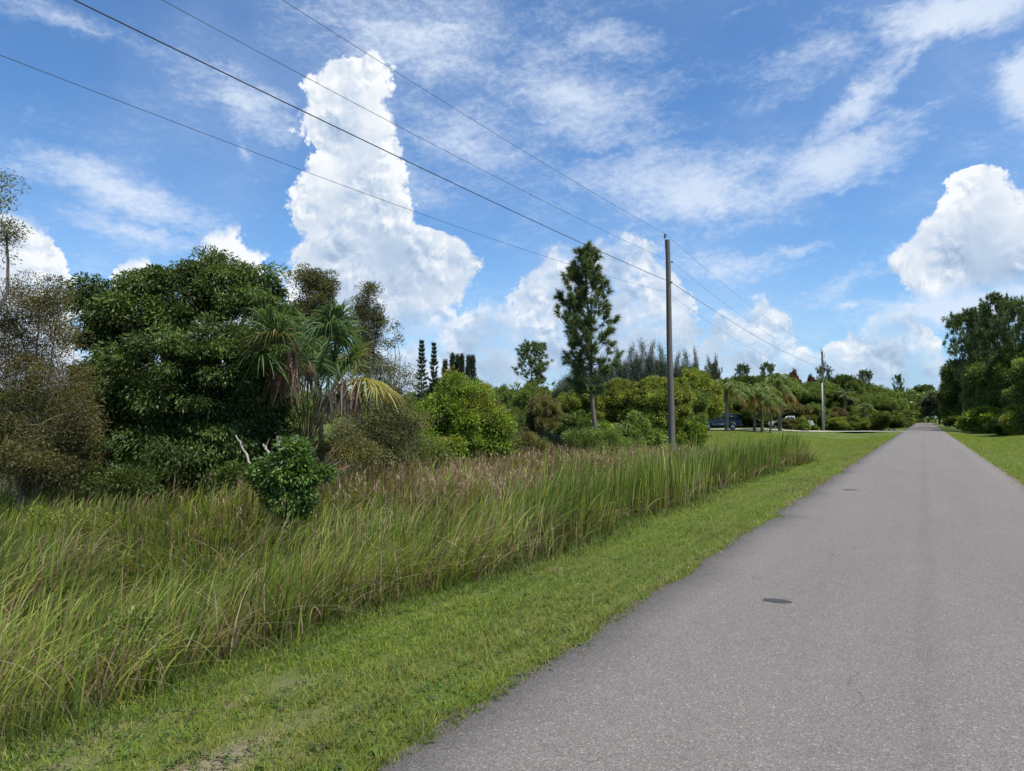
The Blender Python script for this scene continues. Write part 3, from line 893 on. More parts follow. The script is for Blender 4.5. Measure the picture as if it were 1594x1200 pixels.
GREEN_DARK = [(0.034, 0.066, 0.018), (0.045, 0.085, 0.022), (0.058, 0.10, 0.026), (0.075, 0.115, 0.035)]
GREEN_MID = [(0.055, 0.10, 0.024), (0.075, 0.125, 0.030), (0.095, 0.14, 0.036), (0.12, 0.155, 0.045)]
GREEN_BRIGHT = [(0.085, 0.17, 0.022), (0.12, 0.21, 0.028), (0.16, 0.25, 0.035), (0.21, 0.26, 0.045), (0.07, 0.13, 0.022)]
YELLOW_GREEN = [(0.115, 0.16, 0.030), (0.15, 0.19, 0.034), (0.09, 0.14, 0.028), (0.19, 0.20, 0.045), (0.075, 0.12, 0.025)]
OLIVE = [(0.085, 0.095, 0.038), (0.11, 0.115, 0.045), (0.065, 0.080, 0.032), (0.14, 0.13, 0.055)]
BROWN = [(0.125, 0.11, 0.055), (0.145, 0.13, 0.065), (0.105, 0.11, 0.045), (0.16, 0.135, 0.075), (0.095, 0.12, 0.042), (0.085, 0.105, 0.038)]
GREYGREEN = [(0.060, 0.078, 0.050), (0.078, 0.095, 0.060), (0.048, 0.062, 0.042), (0.095, 0.105, 0.07)]
REDDISH = [(0.13, 0.065, 0.045), (0.10, 0.06, 0.04), (0.16, 0.09, 0.055), (0.08, 0.07, 0.04)]


GREEN_DARK[:] = [(a * 1.08, b, c * .85) for a, b, c in GREEN_DARK]
for _p, _k in ((GREEN_DARK, 1.6), (GREEN_MID, 1.75), (GREEN_BRIGHT, 1.4), (YELLOW_GREEN, 1.55), (OLIVE, 1.6), (BROWN, 1.3), (GREYGREEN, 1.7), (REDDISH, 1.35)):
    _p[:] = [(a * _k * 1.08, b * _k, c * _k * 0.9) for a, b, c in _p]


def base_at(px, d):
    p = P(px, 650, d)
    return np.array([p.x, p.y, float(gz(p.x, p.y))])


def px_lobes(base, d, lobes):
    """lobes given as (px, py, rx_px, rz_px[, nearer/farther metres]) at distance d -> local metres"""
    out = []
    for l in lobes:
        dd = l[4] if len(l) > 4 else 0
        p = P(l[0], l[1], d + dd); k = (d + dd) / FPX
        out.append((p.x - base[0], p.y - base[1], p.z - base[2], l[2] * k, l[2] * k * 0.95, l[3] * k))
    return out


def hero_tree(name, px, d, lobes, label, cat, group=None, cr=0.5, per=150, L=0.10, Wd=0.04, pal=GREEN_DARK, dens=1.0, droop=0.35,
              trunk_r=0.12, fork=0.35, m_='leaf', flat=0.75, twigs=0.5, bark=(0.10, 0.085, 0.07), tone=0.22, inner=0.5, stems=1, accent=None):
    base = base_at(px, d)
    root = thing(name, tuple(base), label, cat, group)
    lb = px_lobes(base, d, lobes)
    cs = clumps_of(lb, cr, dens, inner)
    cs = cs[cs[:, 2] > 0.15]
    mid = np.mean([l[:3] for l in lb], 0)
    hp = Heap()
    crown(hp, cs, mid, cr, per, L, Wd, pal, droop, flat, tone=tone)
    if accent:
        k = rng.random(len(cs)) < accent[1]
        crown(hp, cs[k] + np.array([0, 0, cr * .4]), mid, cr * .7, per // 2, L, Wd, accent[0], droop, flat)
    hp.obj('crown', M[m_], root)
    mb = MB()
    top = max(l[2] for l in lb)
    fk = np.array([mid[0] * 0.3, mid[1] * 0.3, top * fork])
    for s_ in range(stems):
        b0 = np.array([rng.normal(0, .12), rng.normal(0, .12), -0.1]) if stems > 1 else np.array([0, 0, -0.1])
        f2 = fk
        limb(mb, b0, f2, trunk_r, trunk_r * 0.7, 0.06, 9, 8, bark)
    for l in lb:
        limb(mb, fk, np.array(l[:3]), trunk_r * 0.5, trunk_r * 0.2, 0.12, 6, 6, bark)
    idx = rng.choice(len(cs), int(len(cs) * twigs), replace=False)
    ctr = np.array([l[:3] for l in lb])
    for i in idx:
        j = np.argmin(np.linalg.norm(ctr - cs[i], axis=1))
        limb(mb, ctr[j], cs[i], trunk_r * 0.14, 0.006, 0.15, 4, 4, bark)
    mb.obj('trunk', M['bark'], root, True)
    return root


# ---- the near trees on the left
hero_tree('broadleaf_tree', 285, 18.0,
          [(152, 492, 40, 58), (192, 520, 46, 70), (232, 470, 44, 60, .3), (290, 460, 46, 60, .6), (345, 446, 42, 58, .8), (400, 462, 42, 58, .5), (425, 515, 28, 60, .2),
           (175, 600, 60, 60, -.4), (255, 585, 65, 75, -.6), (335, 560, 60, 75, -.5), (405, 580, 45, 65, -.3), (175, 700, 62, 52, -.3), (265, 712, 72, 50, -.6), (355, 705, 66, 54, -.4), (415, 665, 34, 50, -.2), (120, 670, 30, 50, 0), (220, 645, 60, 34, -.2), (310, 640, 66, 36, -.2), (385, 625, 44, 36, 0), (260, 740, 80, 30, -.3), (350, 738, 70, 28, -.2)],
          'big dense dark green broadleaf tree with a many-domed crown, standing behind the wild grass', 'tree',
          cr=0.44, per=330, L=0.115, Wd=0.036, pal=[(a * .76, b * .80, c * .80) for a, b, c in GREEN_DARK], droop=0.75, trunk_r=0.22, m_='glossleaf', dens=1.0, stems=3, tone=0.3, inner=0.5, flat=0.55)
hero_tree('sparse_tree', 45, 16.0,
          [(60, 470, 42, 45), (20, 500, 36, 50), (85, 520, 34, 50), (40, 560, 52, 60), (105, 600, 50, 45, -.4), (30, 640, 60, 60), (95, 670, 58, 50, -.3), (10, 710, 44, 50), (125, 640, 26, 40, -.6), (60, 735, 60, 34), (110, 730, 40, 34)],
          'thin brownish tree with small dull leaves, left of the big dark tree', 'tree',
          cr=0.40, per=270, L=0.055, Wd=0.02, pal=BROWN, dens=1.15, droop=0.1, trunk_r=0.07, twigs=1.0, bark=(0.22, 0.18, 0.15), stems=5, tone=0.2, inner=0.2)
hero_tree('sparse_tree', -75, 15.0,
          [(-20, 300, 52, 34), (10, 372, 28, 34), (-60, 350, 60, 70), (-90, 470, 80, 90)],
          'grey green branches of a tall tree reaching in at the left edge of the picture', 'tree',
          cr=0.32, per=85, L=0.06, Wd=0.024, pal=OLIVE + GREYGREEN, dens=0.9, droop=0.15, trunk_r=0.12, twigs=1.0, bark=(0.16, 0.14, 0.12), inner=0.2)
hero_tree('airy_tree', 490, 26.0, [(480, 440, 24, 24), (505, 445, 20, 28), (488, 480, 34, 34), (490, 540, 30, 50)],
          'grey green tree with a small rounded top rising behind the fan palm', 'tree',
          cr=0.36, per=190, L=0.085, Wd=0.036, pal=GREYGREEN + OLIVE, droop=0.2, trunk_r=0.11, twigs=0.8, fork=0.5, inner=0.2)
hero_tree('airy_tree', 572, 25.0, [(572, 458, 13, 20), (562, 485, 18, 24), (585, 495, 16, 24), (570, 525, 26, 30), (568, 565, 26, 34)],
          'narrow grey green tree with a pointed open crown, right of the fan palm', 'tree',
          cr=0.30, per=170, L=0.075, Wd=0.03, pal=GREYGREEN + [(0.12, 0.10, 0.055)], droop=0.2, trunk_r=0.08, twigs=0.9, fork=0.5, inner=0.15)
hero_tree('airy_tree', 608, 23.0, [(612, 510, 7, 14), (603, 540, 10, 14), (618, 530, 6, 8), (608, 575, 16, 20)],
          'spindly young tree with few leaves, beside the narrow grey green tree', 'tree',
          cr=0.22, per=38, L=0.07, Wd=0.028, pal=OLIVE, dens=0.8, droop=0.1, trunk_r=0.035, twigs=1.0, fork=0.55, inner=0.1)
hero_tree('scrub_bush', 605, 21.5, [(590, 590, 28, 40), (622, 608, 34, 42), (600, 655, 48, 40), (640, 665, 36, 36), (545, 665, 34, 36), (600, 700, 60, 26)],
          'grey green twiggy scrub between the fan palm and the bright green bush', 'bush',
          cr=0.34, per=95, L=0.065, Wd=0.024, pal=OLIVE + GREYGREEN, droop=0.05, trunk_r=0.05, twigs=1.0, stems=5, fork=0.25, inner=0.15, tone=.3)
hero_tree('bright_bush', 715, 26.0, [(708, 610, 24, 24), (740, 628, 28, 26), (690, 640, 40, 32), (735, 658, 50, 32), (668, 662, 30, 26), (770, 664, 28, 24), (700, 690, 70, 24), (655, 700, 40, 20), (760, 694, 40, 20)],
          'bright yellow green feathery bush standing at the back of the wild field', 'bush',
          cr=0.36, per=170, L=0.11, Wd=0.038, pal=GREEN_BRIGHT, droop=0.3, trunk_r=0.07, twigs=0.4, stems=5, fork=0.2, tone=0.2, accent=([(0.24, 0.25, 0.05), (0.28, 0.22, 0.06)], 0.25))
hero_tree('round_shrub', 450, 12.0, [(450, 702, 13, 16), (464, 720, 17, 15), (428, 726, 14, 13), (482, 742, 18, 13), (448, 748, 27, 20), (504, 742, 7, 14), (408, 750, 9, 11), (436, 776, 26, 20), (470, 776, 24, 18), (452, 788, 24, 14), (402, 728, 4, 8), (470, 694, 4, 8)],
          'small rounded glossy dark green shrub alone in the wild grass', 'bush',
          cr=0.17, per=85, L=0.085, Wd=0.034, pal=[(0.065, 0.135, 0.024), (0.085, 0.17, 0.030), (0.115, 0.205, 0.04), (0.055, 0.11, 0.022), (0.15, 0.22, 0.05)], droop=0.5, trunk_r=0.03, m_='glossleaf', twigs=0.4, stems=4, fork=0.2)

# ---- low brush along the foot of the trees
for (px, d, top, wpx, pal, lab) in [
        (35, 14.6, 690, 60, OLIVE, 'low olive brush at the foot of the thin brownish tree'),
        (175, 15.8, 722, 50, GREEN_DARK, 'low brush with shade put into its leaf colour at the left foot of the big dark tree'),  # darker greens here and next paint in the shade under the big tree
        (375, 16.5, 716, 45, GREEN_DARK, 'low brush with shade put into its leaf colour at the right foot of the big dark tree'),
        (520, 19.5, 676, 60, OLIVE, 'low olive brush right of the fan palm foot'),
        (560, 22.5, 655, 46, OLIVE, 'low olive brush behind the fan palm on its right'),
        (912, 31.5, 660, 34, GREEN_MID, 'low green brush hiding the foot of the slender pine on its left'),
        (948, 31.0, 662, 30, GREEN_MID, 'low green brush hiding the foot of the slender pine on its right'),
        (640, 24.0, 678, 60, GREEN_MID, 'low brush left of the bright green bush'),
        (805, 31.0, 668, 50, OLIVE, 'low olive brush right of the bright green bush'),
        (875, 34.0, 668, 45, GREYGREEN, 'low grey green brush left of the pine trunk')]:
    hero_tree('low_brush', px, d, [(px - wpx * .45, top + 26, wpx * .55, 24), (px + wpx * .3, top + 22, wpx * .5, 22), (px + wpx * .8, top + 32, wpx * .4, 18)], lab, 'bush',
              'low brush at the back of the wild field', cr=0.30, per=110, L=0.08, Wd=0.026, pal=pal, droop=0.0, trunk_r=0.03, twigs=0.8, stems=4, fork=0.15, inner=0.1, tone=.3)

# weedy plants among the tall grass
for i, (px, d, lab) in enumerate([(215, 5.6, 'dark leafy weed at the ditch edge low on the left'), (130, 11.5, 'yellow green fern-like weed in the grass below the thin brownish tree'),
                       (60, 12.0, 'yellowish bushy weed in the grass at the far left'),
                       (160, 12.0, 'yellow green bushy weed in the grass under the big dark tree'), (1070, 38.0, 'small bright green weed bush left of the utility pole foot')]):
    p = P(px, 650, d); k = d / FPX
    g_ = float(gz(p.x, p.y)); yy = 650 + (1.75 - g_ - 0.42) / k
    s_ = (0.22 if i == 0 else 0.30) / k
    hero_tree('leafy_weed', px, d, [(px, yy, s_ * .8, s_ * .75), (px + s_ * .6, yy + s_ * .4, s_ * .5, s_ * .5), (px - s_ * .5, yy + s_ * .5, s_ * .5, s_ * .45)], lab, 'weed',
              'leafy weeds among the tall grass', cr=0.12, per=26, L=0.05 if d < 20 else .09, Wd=0.02 if d < 20 else .04, dens=.7,
              pal=(YELLOW_GREEN if i in (1, 2, 3) else GREEN_BRIGHT if i == 4 else GREEN_MID), droop=0.1, trunk_r=0.012, twigs=0.9, stems=4, fork=0.3, inner=0.1)


# ---- fan palm
def fan(hp, o, dr, rad, n, droop, pal, spread=2.2, width=0.045, seg=5):
    dr = unit(np.asarray(dr, float)); sd = unit(np.cross(dr, np.array([0, 0, 1.0])) + rng.normal(0, .05, 3)); up = np.cross(sd, dr)
    th = np.linspace(-spread, spread, n) + rng.normal(0, 0.02, n)
    D = dr[None] * np.cos(th)[:, None] + sd[None] * np.sin(th)[:, None] + up[None] * (0.10 + 0.18 * np.abs(th))[:, None] * 0.6
    D = unit(D)
    L = rad * (0.72 + 0.28 * np.cos(th * 0.7)) * rng.uniform(0.9, 1.08, n)
    C = pick(pal, n)
    strips(hp, np.repeat(np.asarray(o, float)[None], n, 0), D, L, np.full(n, width), droop * rng.uniform(.7, 1.4, n), C, C * 1.1, seg, tip=3.0)


def fan_palm(name, base, label, cat, group=None, hero=True, scale=1.0, trunk_h=0.8, tr=0.16):
    root = thing(name, tuple(base), label, cat, group, sc=scale)
    mb = MB()
    z = np.linspace(-0.1, trunk_h, 8)
    mb.tube(np.stack([0.04 * np.sin(z * 2), 0 * z, z], -1), tr * (1 - 0.12 * z / max(trunk_h, .1)), 12, (0.13, 0.09, 0.065))
    for k in range(26):                                     # old leaf bases
        a = k * 2.4; zz = trunk_h * (0.15 + 0.85 * k / 26)
        mb.tube([(tr * .7 * math.cos(a), tr * .7 * math.sin(a), zz), ((tr + .13) * math.cos(a), (tr + .13) * math.sin(a), zz + 0.28)], [0.045, 0.02], 4, (0.20, 0.12, 0.075))
    mb.obj('trunk', M['bark'], root, True)
    hp = Heap(); st = MB()
    camdir = math.radians(0)
    n = 34 if hero else 20
    for k in range(n):
        a = k * 2.39996 + rng.normal(0, .15); e = R(rng.uniform(66, 89)) if hero else R(rng.uniform(-20, 85))
        Lp = rng.uniform(2.5, 3.7) if hero else rng.uniform(1.0, 1.4)
        t = np.linspace(0, 1, 8)[:, None]
        h_ = np.array([math.cos(a), math.sin(a), 0.0])
        o = np.array([0, 0, trunk_h]) + 0.08 * h_
        pts = o + (h_ * math.cos(e) + np.array([0, 0, math.sin(e)])) * Lp * t + (h_ * 0.16 - np.array([0, 0, 0.12])) * Lp * t ** 2.4
        st.tube(pts, np.linspace(0.024, 0.010, 8), 4, (0.13, 0.15, 0.045) if k % 4 else (0.20, 0.13, 0.07), cap=False)
        dr = pts[-1] - pts[-3]
        fan(hp, pts[-1], unit(dr) + np.array([0, 0, .25 if hero else 0]), (rng.uniform(1.05, 1.3) if hero else 1.2), 60 if hero else 22, rng.uniform(.4, .9), [(0.08, 0.155, 0.045), (0.11, 0.185, 0.055), (0.14, 0.215, 0.07), (0.095, 0.16, 0.065)] if k % 6 else [(0.24, 0.24, 0.08), (0.16, 0.19, 0.06), (0.30, 0.26, 0.12)],
            1.9, 0.036 if hero else 0.09, 5 if hero else 3)
    st.obj('leaf_stalks', M['bark'], root)
    hp.obj('green_fronds', M['leaf'], root)
    return root, trunk_h


pb = base_at(478, 18.0)
proot, ph = fan_palm('fan_palm', pb, 'untidy fan palm with hanging dead brown fronds, right of the big dark tree', 'palm tree', trunk_h=1.25)
hd = Heap(); sdm = MB()
for (px, py, lenm, n, pal) in [(456, 545, 1.25, 70, [(0.36, 0.21, 0.13), (0.42, 0.28, 0.18), (0.26, 0.16, 0.10)]), (430, 572, 1.0, 40, [(0.12, 0.085, 0.06), (0.18, 0.12, 0.085)]),
                          (532, 600, 0.85, 60, [(0.20, 0.16, 0.14), (0.30, 0.25, 0.21), (0.12, 0.09, 0.075)]), (556, 596, 0.95, 50, [(0.14, 0.10, 0.075), (0.22, 0.16, 0.11)]),
                          (512, 612, 0.7, 40, [(0.13, 0.11, 0.10), (0.20, 0.17, 0.15)]), (480, 570, 0.9, 30, [(0.28, 0.19, 0.12), (0.20, 0.13, 0.09)])]:
    q = P(px, py, 16.7 + rng.uniform(-.2, .2)); o = np.array([q.x, q.y, q.z]) - pb
    t = np.linspace(0, 1, 9)[:, None]
    a0 = np.array([0, 0, ph])
    pts = a0 * (1 - t) + o * t + np.array([0, 0, 1.0]) * 0.45 * np.sin(t * math.pi)
    sdm.tube(pts, np.linspace(0.024, 0.012, 9), 4, (0.22, 0.14, 0.09), cap=False)
    D = unit(np.array([0, 0, -1.0]) + rng.normal(0, 0.17, (n, 3))); C = pick(pal, n)
    strips(hd, o + rng.normal(0, .06, (n, 3)), D, lenm * rng.uniform(.6, 1.1, n), rng.uniform(.025, .05, n), np.zeros(n), C, C * .9, 4, tip=2.5)
for (px, py) in [(566, 592), (585, 602)]:
    q = P(px, py, 17.2); o = np.array([q.x, q.y, q.z]) - pb
    t = np.linspace(0, 1, 9)[:, None]; pts = np.array([0, 0, ph]) * (1 - t) + o * t + np.array([0, 0, 1.0]) * 0.5 * np.sin(t * math.pi)
    sdm.tube(pts, np.linspace(0.024, 0.012, 9), 4, (0.25, 0.20, 0.08), cap=False)
    fan(hd, o, pts[-1] - pts[-3] + np.array([0, 0, -.05]), .85, 36, .7, [(0.30, 0.28, 0.09), (0.36, 0.30, 0.12), (0.20, 0.22, 0.06)], 2.0, .045)
for k in range(16):                                        # cut and broken old stalks fanning from the foot
    a = rng.uniform(0, 6.28); e = R(rng.uniform(25, 65)); Lp = rng.uniform(.9, 1.7); t = np.linspace(0, 1, 5)[:, None]
    h_ = np.array([math.cos(a) * math.cos(e), math.sin(a) * math.cos(e), math.sin(e)])
    sdm.tube(np.array([0, 0, .35]) + h_ * Lp * t - np.array([0, 0, .15]) * t ** 2, np.linspace(.026, .014, 5), 4, [(0.20, 0.11, 0.08), (0.13, 0.09, 0.07), (0.30, 0.22, 0.15)][k % 3])
hd.obj('dead_fronds', M['leaf'], proot)
sdm.obj('dead_stalks', M['bark'], proot)


# ---- the slash pine
def needle_tufts(hp, tips, dirs, n, L, Wd, pal, spread=0.9, back=0.25):
    ci = np.repeat(np.arange(len(tips)), n)
    D = unit(dirs[ci] * 0.75 + rdir(len(ci)) * spread)
    Pp = tips[ci] - dirs[ci] * (rng.random(len(ci)) * back)[:, None]
    C = pick(pal, len(ci))
    strips(hp, Pp, D, L * rng.uniform(.7, 1.15, len(ci)), np.full(len(ci), Wd), np.full(len(ci), .12), C * .9, C, 1, tip=1.0)


def pine(name, base, label, cat, group=None, H=9.8, lean=(0, 0), crown_from=0.33, wide=1.55, tier=26, pal=None, Wd=0.03, nn=26, L=0.26, r0=0.13, umbrella=False, parent_scale=1.0):
    pal = pal or [(0.075, 0.125, 0.040), (0.10, 0.16, 0.05), (0.135, 0.195, 0.06), (0.165, 0.20, 0.075)]
    root = thing(name, tuple(base), label, cat, group, sc=parent_scale)
    mb = MB(); hp = Heap()
    z = np.linspace(-0.1, H, 16); tx = lean[0] * (z / H) + 0.04 * np.sin(z * 1.3); ty = lean[1] * (z / H) + 0.04 * np.cos(z * 1.1)
    mb.tube(np.stack([tx, ty, z], -1), np.linspace(r0, 0.018, 16), 9, (0.16, 0.125, 0.10), cap=False)
    tips, dirs = [], []
    for i in range(tier):
        f = (i + .5) / tier
        zz = H * (crown_from + (1 - crown_from) * f)
        if umbrella: ln = wide * (0.35 + 0.9 * math.sin(min(1, f * 1.1) * math.pi * .85)) * (1.15 - .5 * f)
        else: ln = wide * float(np.interp(f, [0, .12, .35, .6, .8, .93, 1], [.45, .85, 1.0, .85, .5, .28, .12]))
        for _ in range(rng.integers(2, 5)):
            a = rng.uniform(0, 6.28); l_ = ln * rng.uniform(.5, 1.2)
            e = R(8 + 40 * f) if not umbrella else R(10 + 30 * f)
            h_ = np.array([math.cos(a) * math.cos(e), math.sin(a) * math.cos(e), math.sin(e)])
            o = np.array([np.interp(zz, z, tx), np.interp(zz, z, ty), zz])
            t = np.linspace(0, 1, 6)[:, None]
            pts = o + h_ * l_ * t + np.array([0, 0, 1.0]) * (0.38 * l_ * t ** 2.3 - 0.10 * l_ * np.sin(t * math.pi))
            mb.tube(pts, np.linspace(0.028 * (1.2 - f) + .008, 0.006, 6) * (r0 / .13), 4, (0.13, 0.105, 0.085), cap=False)
            tips.append(pts[-1]); dirs.append(unit(pts[-1] - pts[-2]))
            for q in range(int(2 + 6 * min(1, l_ / 1.2))):
                s_ = rng.uniform(.45, .95); b = o + h_ * l_ * s_ + np.array([0, 0, .38 * l_ * s_ ** 2.3])
                dd = unit(h_ * .6 + rdir(1)[0] * .8 + np.array([0, 0, .55])); l2 = rng.uniform(.18, .45) * (1 if not umbrella else 1.6)
                e2 = b + dd * l2
                mb.tube([b, e2], [.009 * (r0 / .13), .005], 3, (0.13, 0.105, 0.085), cap=False)
                tips.append(e2); dirs.append(dd)
    for q in range(3):
        tips.append(np.array([tx[-1], ty[-1], H - q * .12])); dirs.append(np.array([0, 0, 1.0]))
    needle_tufts(hp, np.array(tips), np.array(dirs), nn, L, Wd, pal)
    mb.obj('trunk', M['bark'], root, True); hp.obj('needles', M['needle'], root)
    return root


pine('pine_tree', base_at(928, 33.0), 'tall slender pine with a bare lower trunk, left of the tall utility pole', 'pine tree', H=float(P(915, 388, 33).z) + .25,
     lean=(-0.42, -0.25), wide=1.7, tier=32, nn=64, L=.26, Wd=.026, crown_from=.30)


# ---- farther trees: one of each kind is built, the others are copies with their own size, turn and description
def norm_tree(kind):
    """trees of 10 m height and about 10 m spread, scaled where they stand"""
    hp, mb = Heap(), MB()
    bark = (0.10, 0.085, 0.07)
    pal = {'oak': GREEN_MID, 'dark_oak': GREEN_DARK, 'yellow': YELLOW_GREEN, 'olive': OLIVE, 'reddish': REDDISH, 'brown': BROWN, 'grey': GREYGREEN,
           'bush': GREEN_MID, 'yellow_bush': YELLOW_GREEN, 'bright_bush': GREEN_BRIGHT, 'dark_bush': GREEN_DARK}.get(kind, GREEN_MID)
    if kind in ('oak', 'dark_oak', 'yellow', 'olive', 'reddish', 'brown', 'grey'):
        n = 13; a = np.arange(n) * 2.4; rr = np.sqrt(np.arange(n) / n) * 3.4
        lb = [(rr[i] * math.cos(a[i]), rr[i] * math.sin(a[i]), 7.6 - 0.36 * rr[i] ** 1.35 + rng.normal(0, .5), *(rng.uniform(1.2, 1.9, 3) * (1, 1, .9))) for i in range(n)]
        lb += [(3.2 * math.cos(q), 3.2 * math.sin(q), rng.uniform(3.0, 4.2), 1.6, 1.6, 1.3) for q in np.arange(6) * 1.05 + .4]
        cs = clumps_of(lb, .62, 0.85, .5)
        crown(hp, cs, np.array([0, 0, 5.0]), .66, 120, .30, .13, pal, .25, .8, tone=.30, rnd=.9)
        limb(mb, (0, 0, -.2), (0.2, 0.1, 2.6), .30, .22, .04, 8, 6, bark)
        for l in lb: limb(mb, (0.2, 0.1, 2.4), l[:3], .15, .05, .1, 5, 5, bark)
    elif kind in ('bush', 'yellow_bush', 'bright_bush', 'dark_bush'):
        lb = [(rng.normal(0, 2.6), rng.normal(0, 2.2), rng.uniform(2.2, 6.6), 2.3, 2.3, 2.6) for _ in range(9)] + [(0, 0, 7.2, 1.8, 1.8, 2.2)]
        cs = clumps_of(lb, 1.2, .9, .4); cs = cs[cs[:, 2] > .5]
        crown(hp, cs, np.array([0, 0, 3.0]), 1.25, 110, .75, .24, pal, .1, .9, tone=.30, rnd=.9)
        for l in lb: limb(mb, (0, 0, -.2), l[:3], .22, .06, .1, 5, 5, bark)
    elif kind == 'casuarina':
        for q in range(5):
            bx, by, hh = [(0, 0, 10), (1.6, .8, 8.8), (-1.7, .5, 8.2), (.6, -1.6, 7.6), (-.8, 1.7, 6.8)][q]
            limb(mb, (bx * .3, by * .3, -.2), (bx, by, hh * .97), .16, .03, .02, 5, 8, (0.09, 0.08, 0.075))
            m1 = 46; zz = hh * (0.22 + .78 * rng.random(m1)); f = zz / hh; a = rng.uniform(0, 6.28, m1)
            rr = (2.0 * (1.08 - f) ** .55) * rng.uniform(.25, 1, m1)
            cs = np.stack([bx * (.3 + .7 * f) + rr * np.cos(a), by * (.3 + .7 * f) + rr * np.sin(a), zz], -1)
            ci = np.repeat(np.arange(m1), 58); nn_ = len(ci)
            Pp = cs[ci] + rng.normal(0, .42, (nn_, 3)) * (1, 1, 1)
            D = unit(rdir(nn_) * .8 + np.array([0, 0, -.35])); C = pick([(0.075, 0.10, 0.062), (0.095, 0.12, 0.075), (0.12, 0.145, 0.09), (0.06, 0.08, 0.052)], nn_)
            strips(hp, Pp, D, rng.uniform(.3, .6, nn_), np.full(nn_, .07), np.full(nn_, .3), C, C * 1.1, 1, tip=1)
    elif kind == 'spire':
        limb(mb, (0, 0, -.1), (0, 0, 9.9), .22, .03, .0, 6, 8, (0.09, 0.08, 0.07))
        m1 = 120; zz = 10 * (0.06 + .93 * rng.random(m1)); f = zz / 10; a = rng.uniform(0, 6.28, m1); rr = 1.0 * (1.02 - f) ** .6 * rng.uniform(.3, 1, m1)
        ci = np.repeat(np.arange(m1), 50); cs = np.stack([rr * np.cos(a), rr * np.sin(a), zz], -1)
        leafcards(hp, cs[ci] + rng.normal(0, .2, (len(ci), 3)), unit(rdir(len(ci)) * .6 + np.array([0, 0, .8])), rng.uniform(.25, .5, len(ci)), np.full(len(ci), .09), pick([(0.04, 0.058, 0.036), (0.055, 0.075, 0.045), (0.03, 0.045, 0.03)], len(ci)))
    elif kind == 'norfolk':
        mb.tube([(0, 0, -.2), (0, 0, 5), (0, 0, 10)], [.2, .12, .02], 7, (0.09, 0.075, 0.065), cap=False)
        for i in range(17):
            zz = 2.0 + i * .47; f = (zz - 2) / 8; ln = 2.0 * (1.05 - f) ** .75 * rng.uniform(.6, 1.15)
            for k in range(6):
                if rng.random() < .25: continue
                a = k * 1.047 + i * .5 + rng.normal(0, .2); h_ = np.array([math.cos(a), math.sin(a), .12 + .35 * f]); e_ = np.array([0, 0, zz]) + h_ * ln
                mb.tube([(0, 0, zz), e_], [.03, .012], 3, (0.07, 0.07, 0.05), cap=False)
                m2 = 75; s_ = rng.uniform(.25, 1.05, m2)
                Pp = np.array([0, 0, zz]) + h_[None] * (ln * s_)[:, None] + rng.normal(0, .07, (m2, 3))
                D = unit(h_[None] * .5 + np.cross(h_, [0, 0, 1.0])[None] * rng.choice([-1, 1], m2)[:, None] * .8 + rdir(m2) * .35 + np.array([0, 0, .15]))
                leafcards(hp, Pp, D, .42 * rng.uniform(.6, 1.1, m2), np.full(m2, .09), pick([(0.032, 0.055, 0.032), (0.045, 0.07, 0.04)], m2))
    elif kind == 'queen_palm':
        z = np.linspace(-.2, 6.9, 10); mb.tube(np.stack([.12 * np.sin(z * .4), 0 * z, z], -1), np.linspace(.27, .19, 10), 9, (0.15, 0.13, 0.11), cap=False)
        for k in range(21):
            dead = k >= 18
            a = k * 2.4; e = R(86 - k * 4.6) if not dead else R(-35); Lr = rng.uniform(3.0, 3.8) if not dead else 2.5
            t = np.linspace(0, 1, 30)[:, None]; h_ = np.array([math.cos(a), math.sin(a), 0.0])
            pts = np.array([0.06, 0, 6.9]) + (h_ * math.cos(e) + np.array([0, 0, math.sin(e)])) * Lr * t + (h_ * .10 - np.array([0, 0, .72])) * Lr * t ** 2.2 * (.85 if not dead else .4)
            mb.tube(pts, np.linspace(.045, .012, 30), 3, (0.14, 0.15, 0.05) if not dead else (0.30, 0.17, 0.07), cap=False)
            tg = unit(np.gradient(pts, axis=0)); sd = unit(np.cross(tg, np.array([0, 0, 1.0])))
            for s_ in (-1, 1):
                for rep in range(2):
                    b = pts[4:]; m2 = len(b)
                    D = unit(sd[4:] * s_ * .8 + tg[4:] * .5 + rng.normal(0, .16, (m2, 3)) + np.array([0, 0, -.15 if not dead else -.8]))
                    C = pick([(0.15, 0.22, 0.045), (0.20, 0.27, 0.06), (0.25, 0.29, 0.08), (0.11, 0.17, 0.04)] if not dead else [(0.36, 0.22, 0.08), (0.30, 0.20, 0.09), (0.42, 0.28, 0.11)], m2)
                    strips(hp, b, D, rng.uniform(.55, .95, m2), np.full(m2, .075), np.full(m2, .75), C, C, 3)
    elif kind == 'areca':
        for k in range(22):
            a = k * 2.4; e = R(rng.uniform(50, 86)); Lr = rng.uniform(6, 10); t = np.linspace(0, 1, 22)[:, None]; h_ = np.array([math.cos(a), math.sin(a), 0.0])
            dead = k % 5 == 0
            pts = h_ * .3 + (h_ * math.cos(e) + np.array([0, 0, math.sin(e)])) * Lr * t + (h_ * .25 - np.array([0, 0, .5 if not dead else .75])) * Lr * t ** 2.4
            mb.tube(pts, np.linspace(.10, .03, 22), 3, (0.22, 0.17, 0.06), cap=False)
            tg = unit(np.gradient(pts, axis=0)); sd = unit(np.cross(tg, np.array([0, 0, 1.0])))
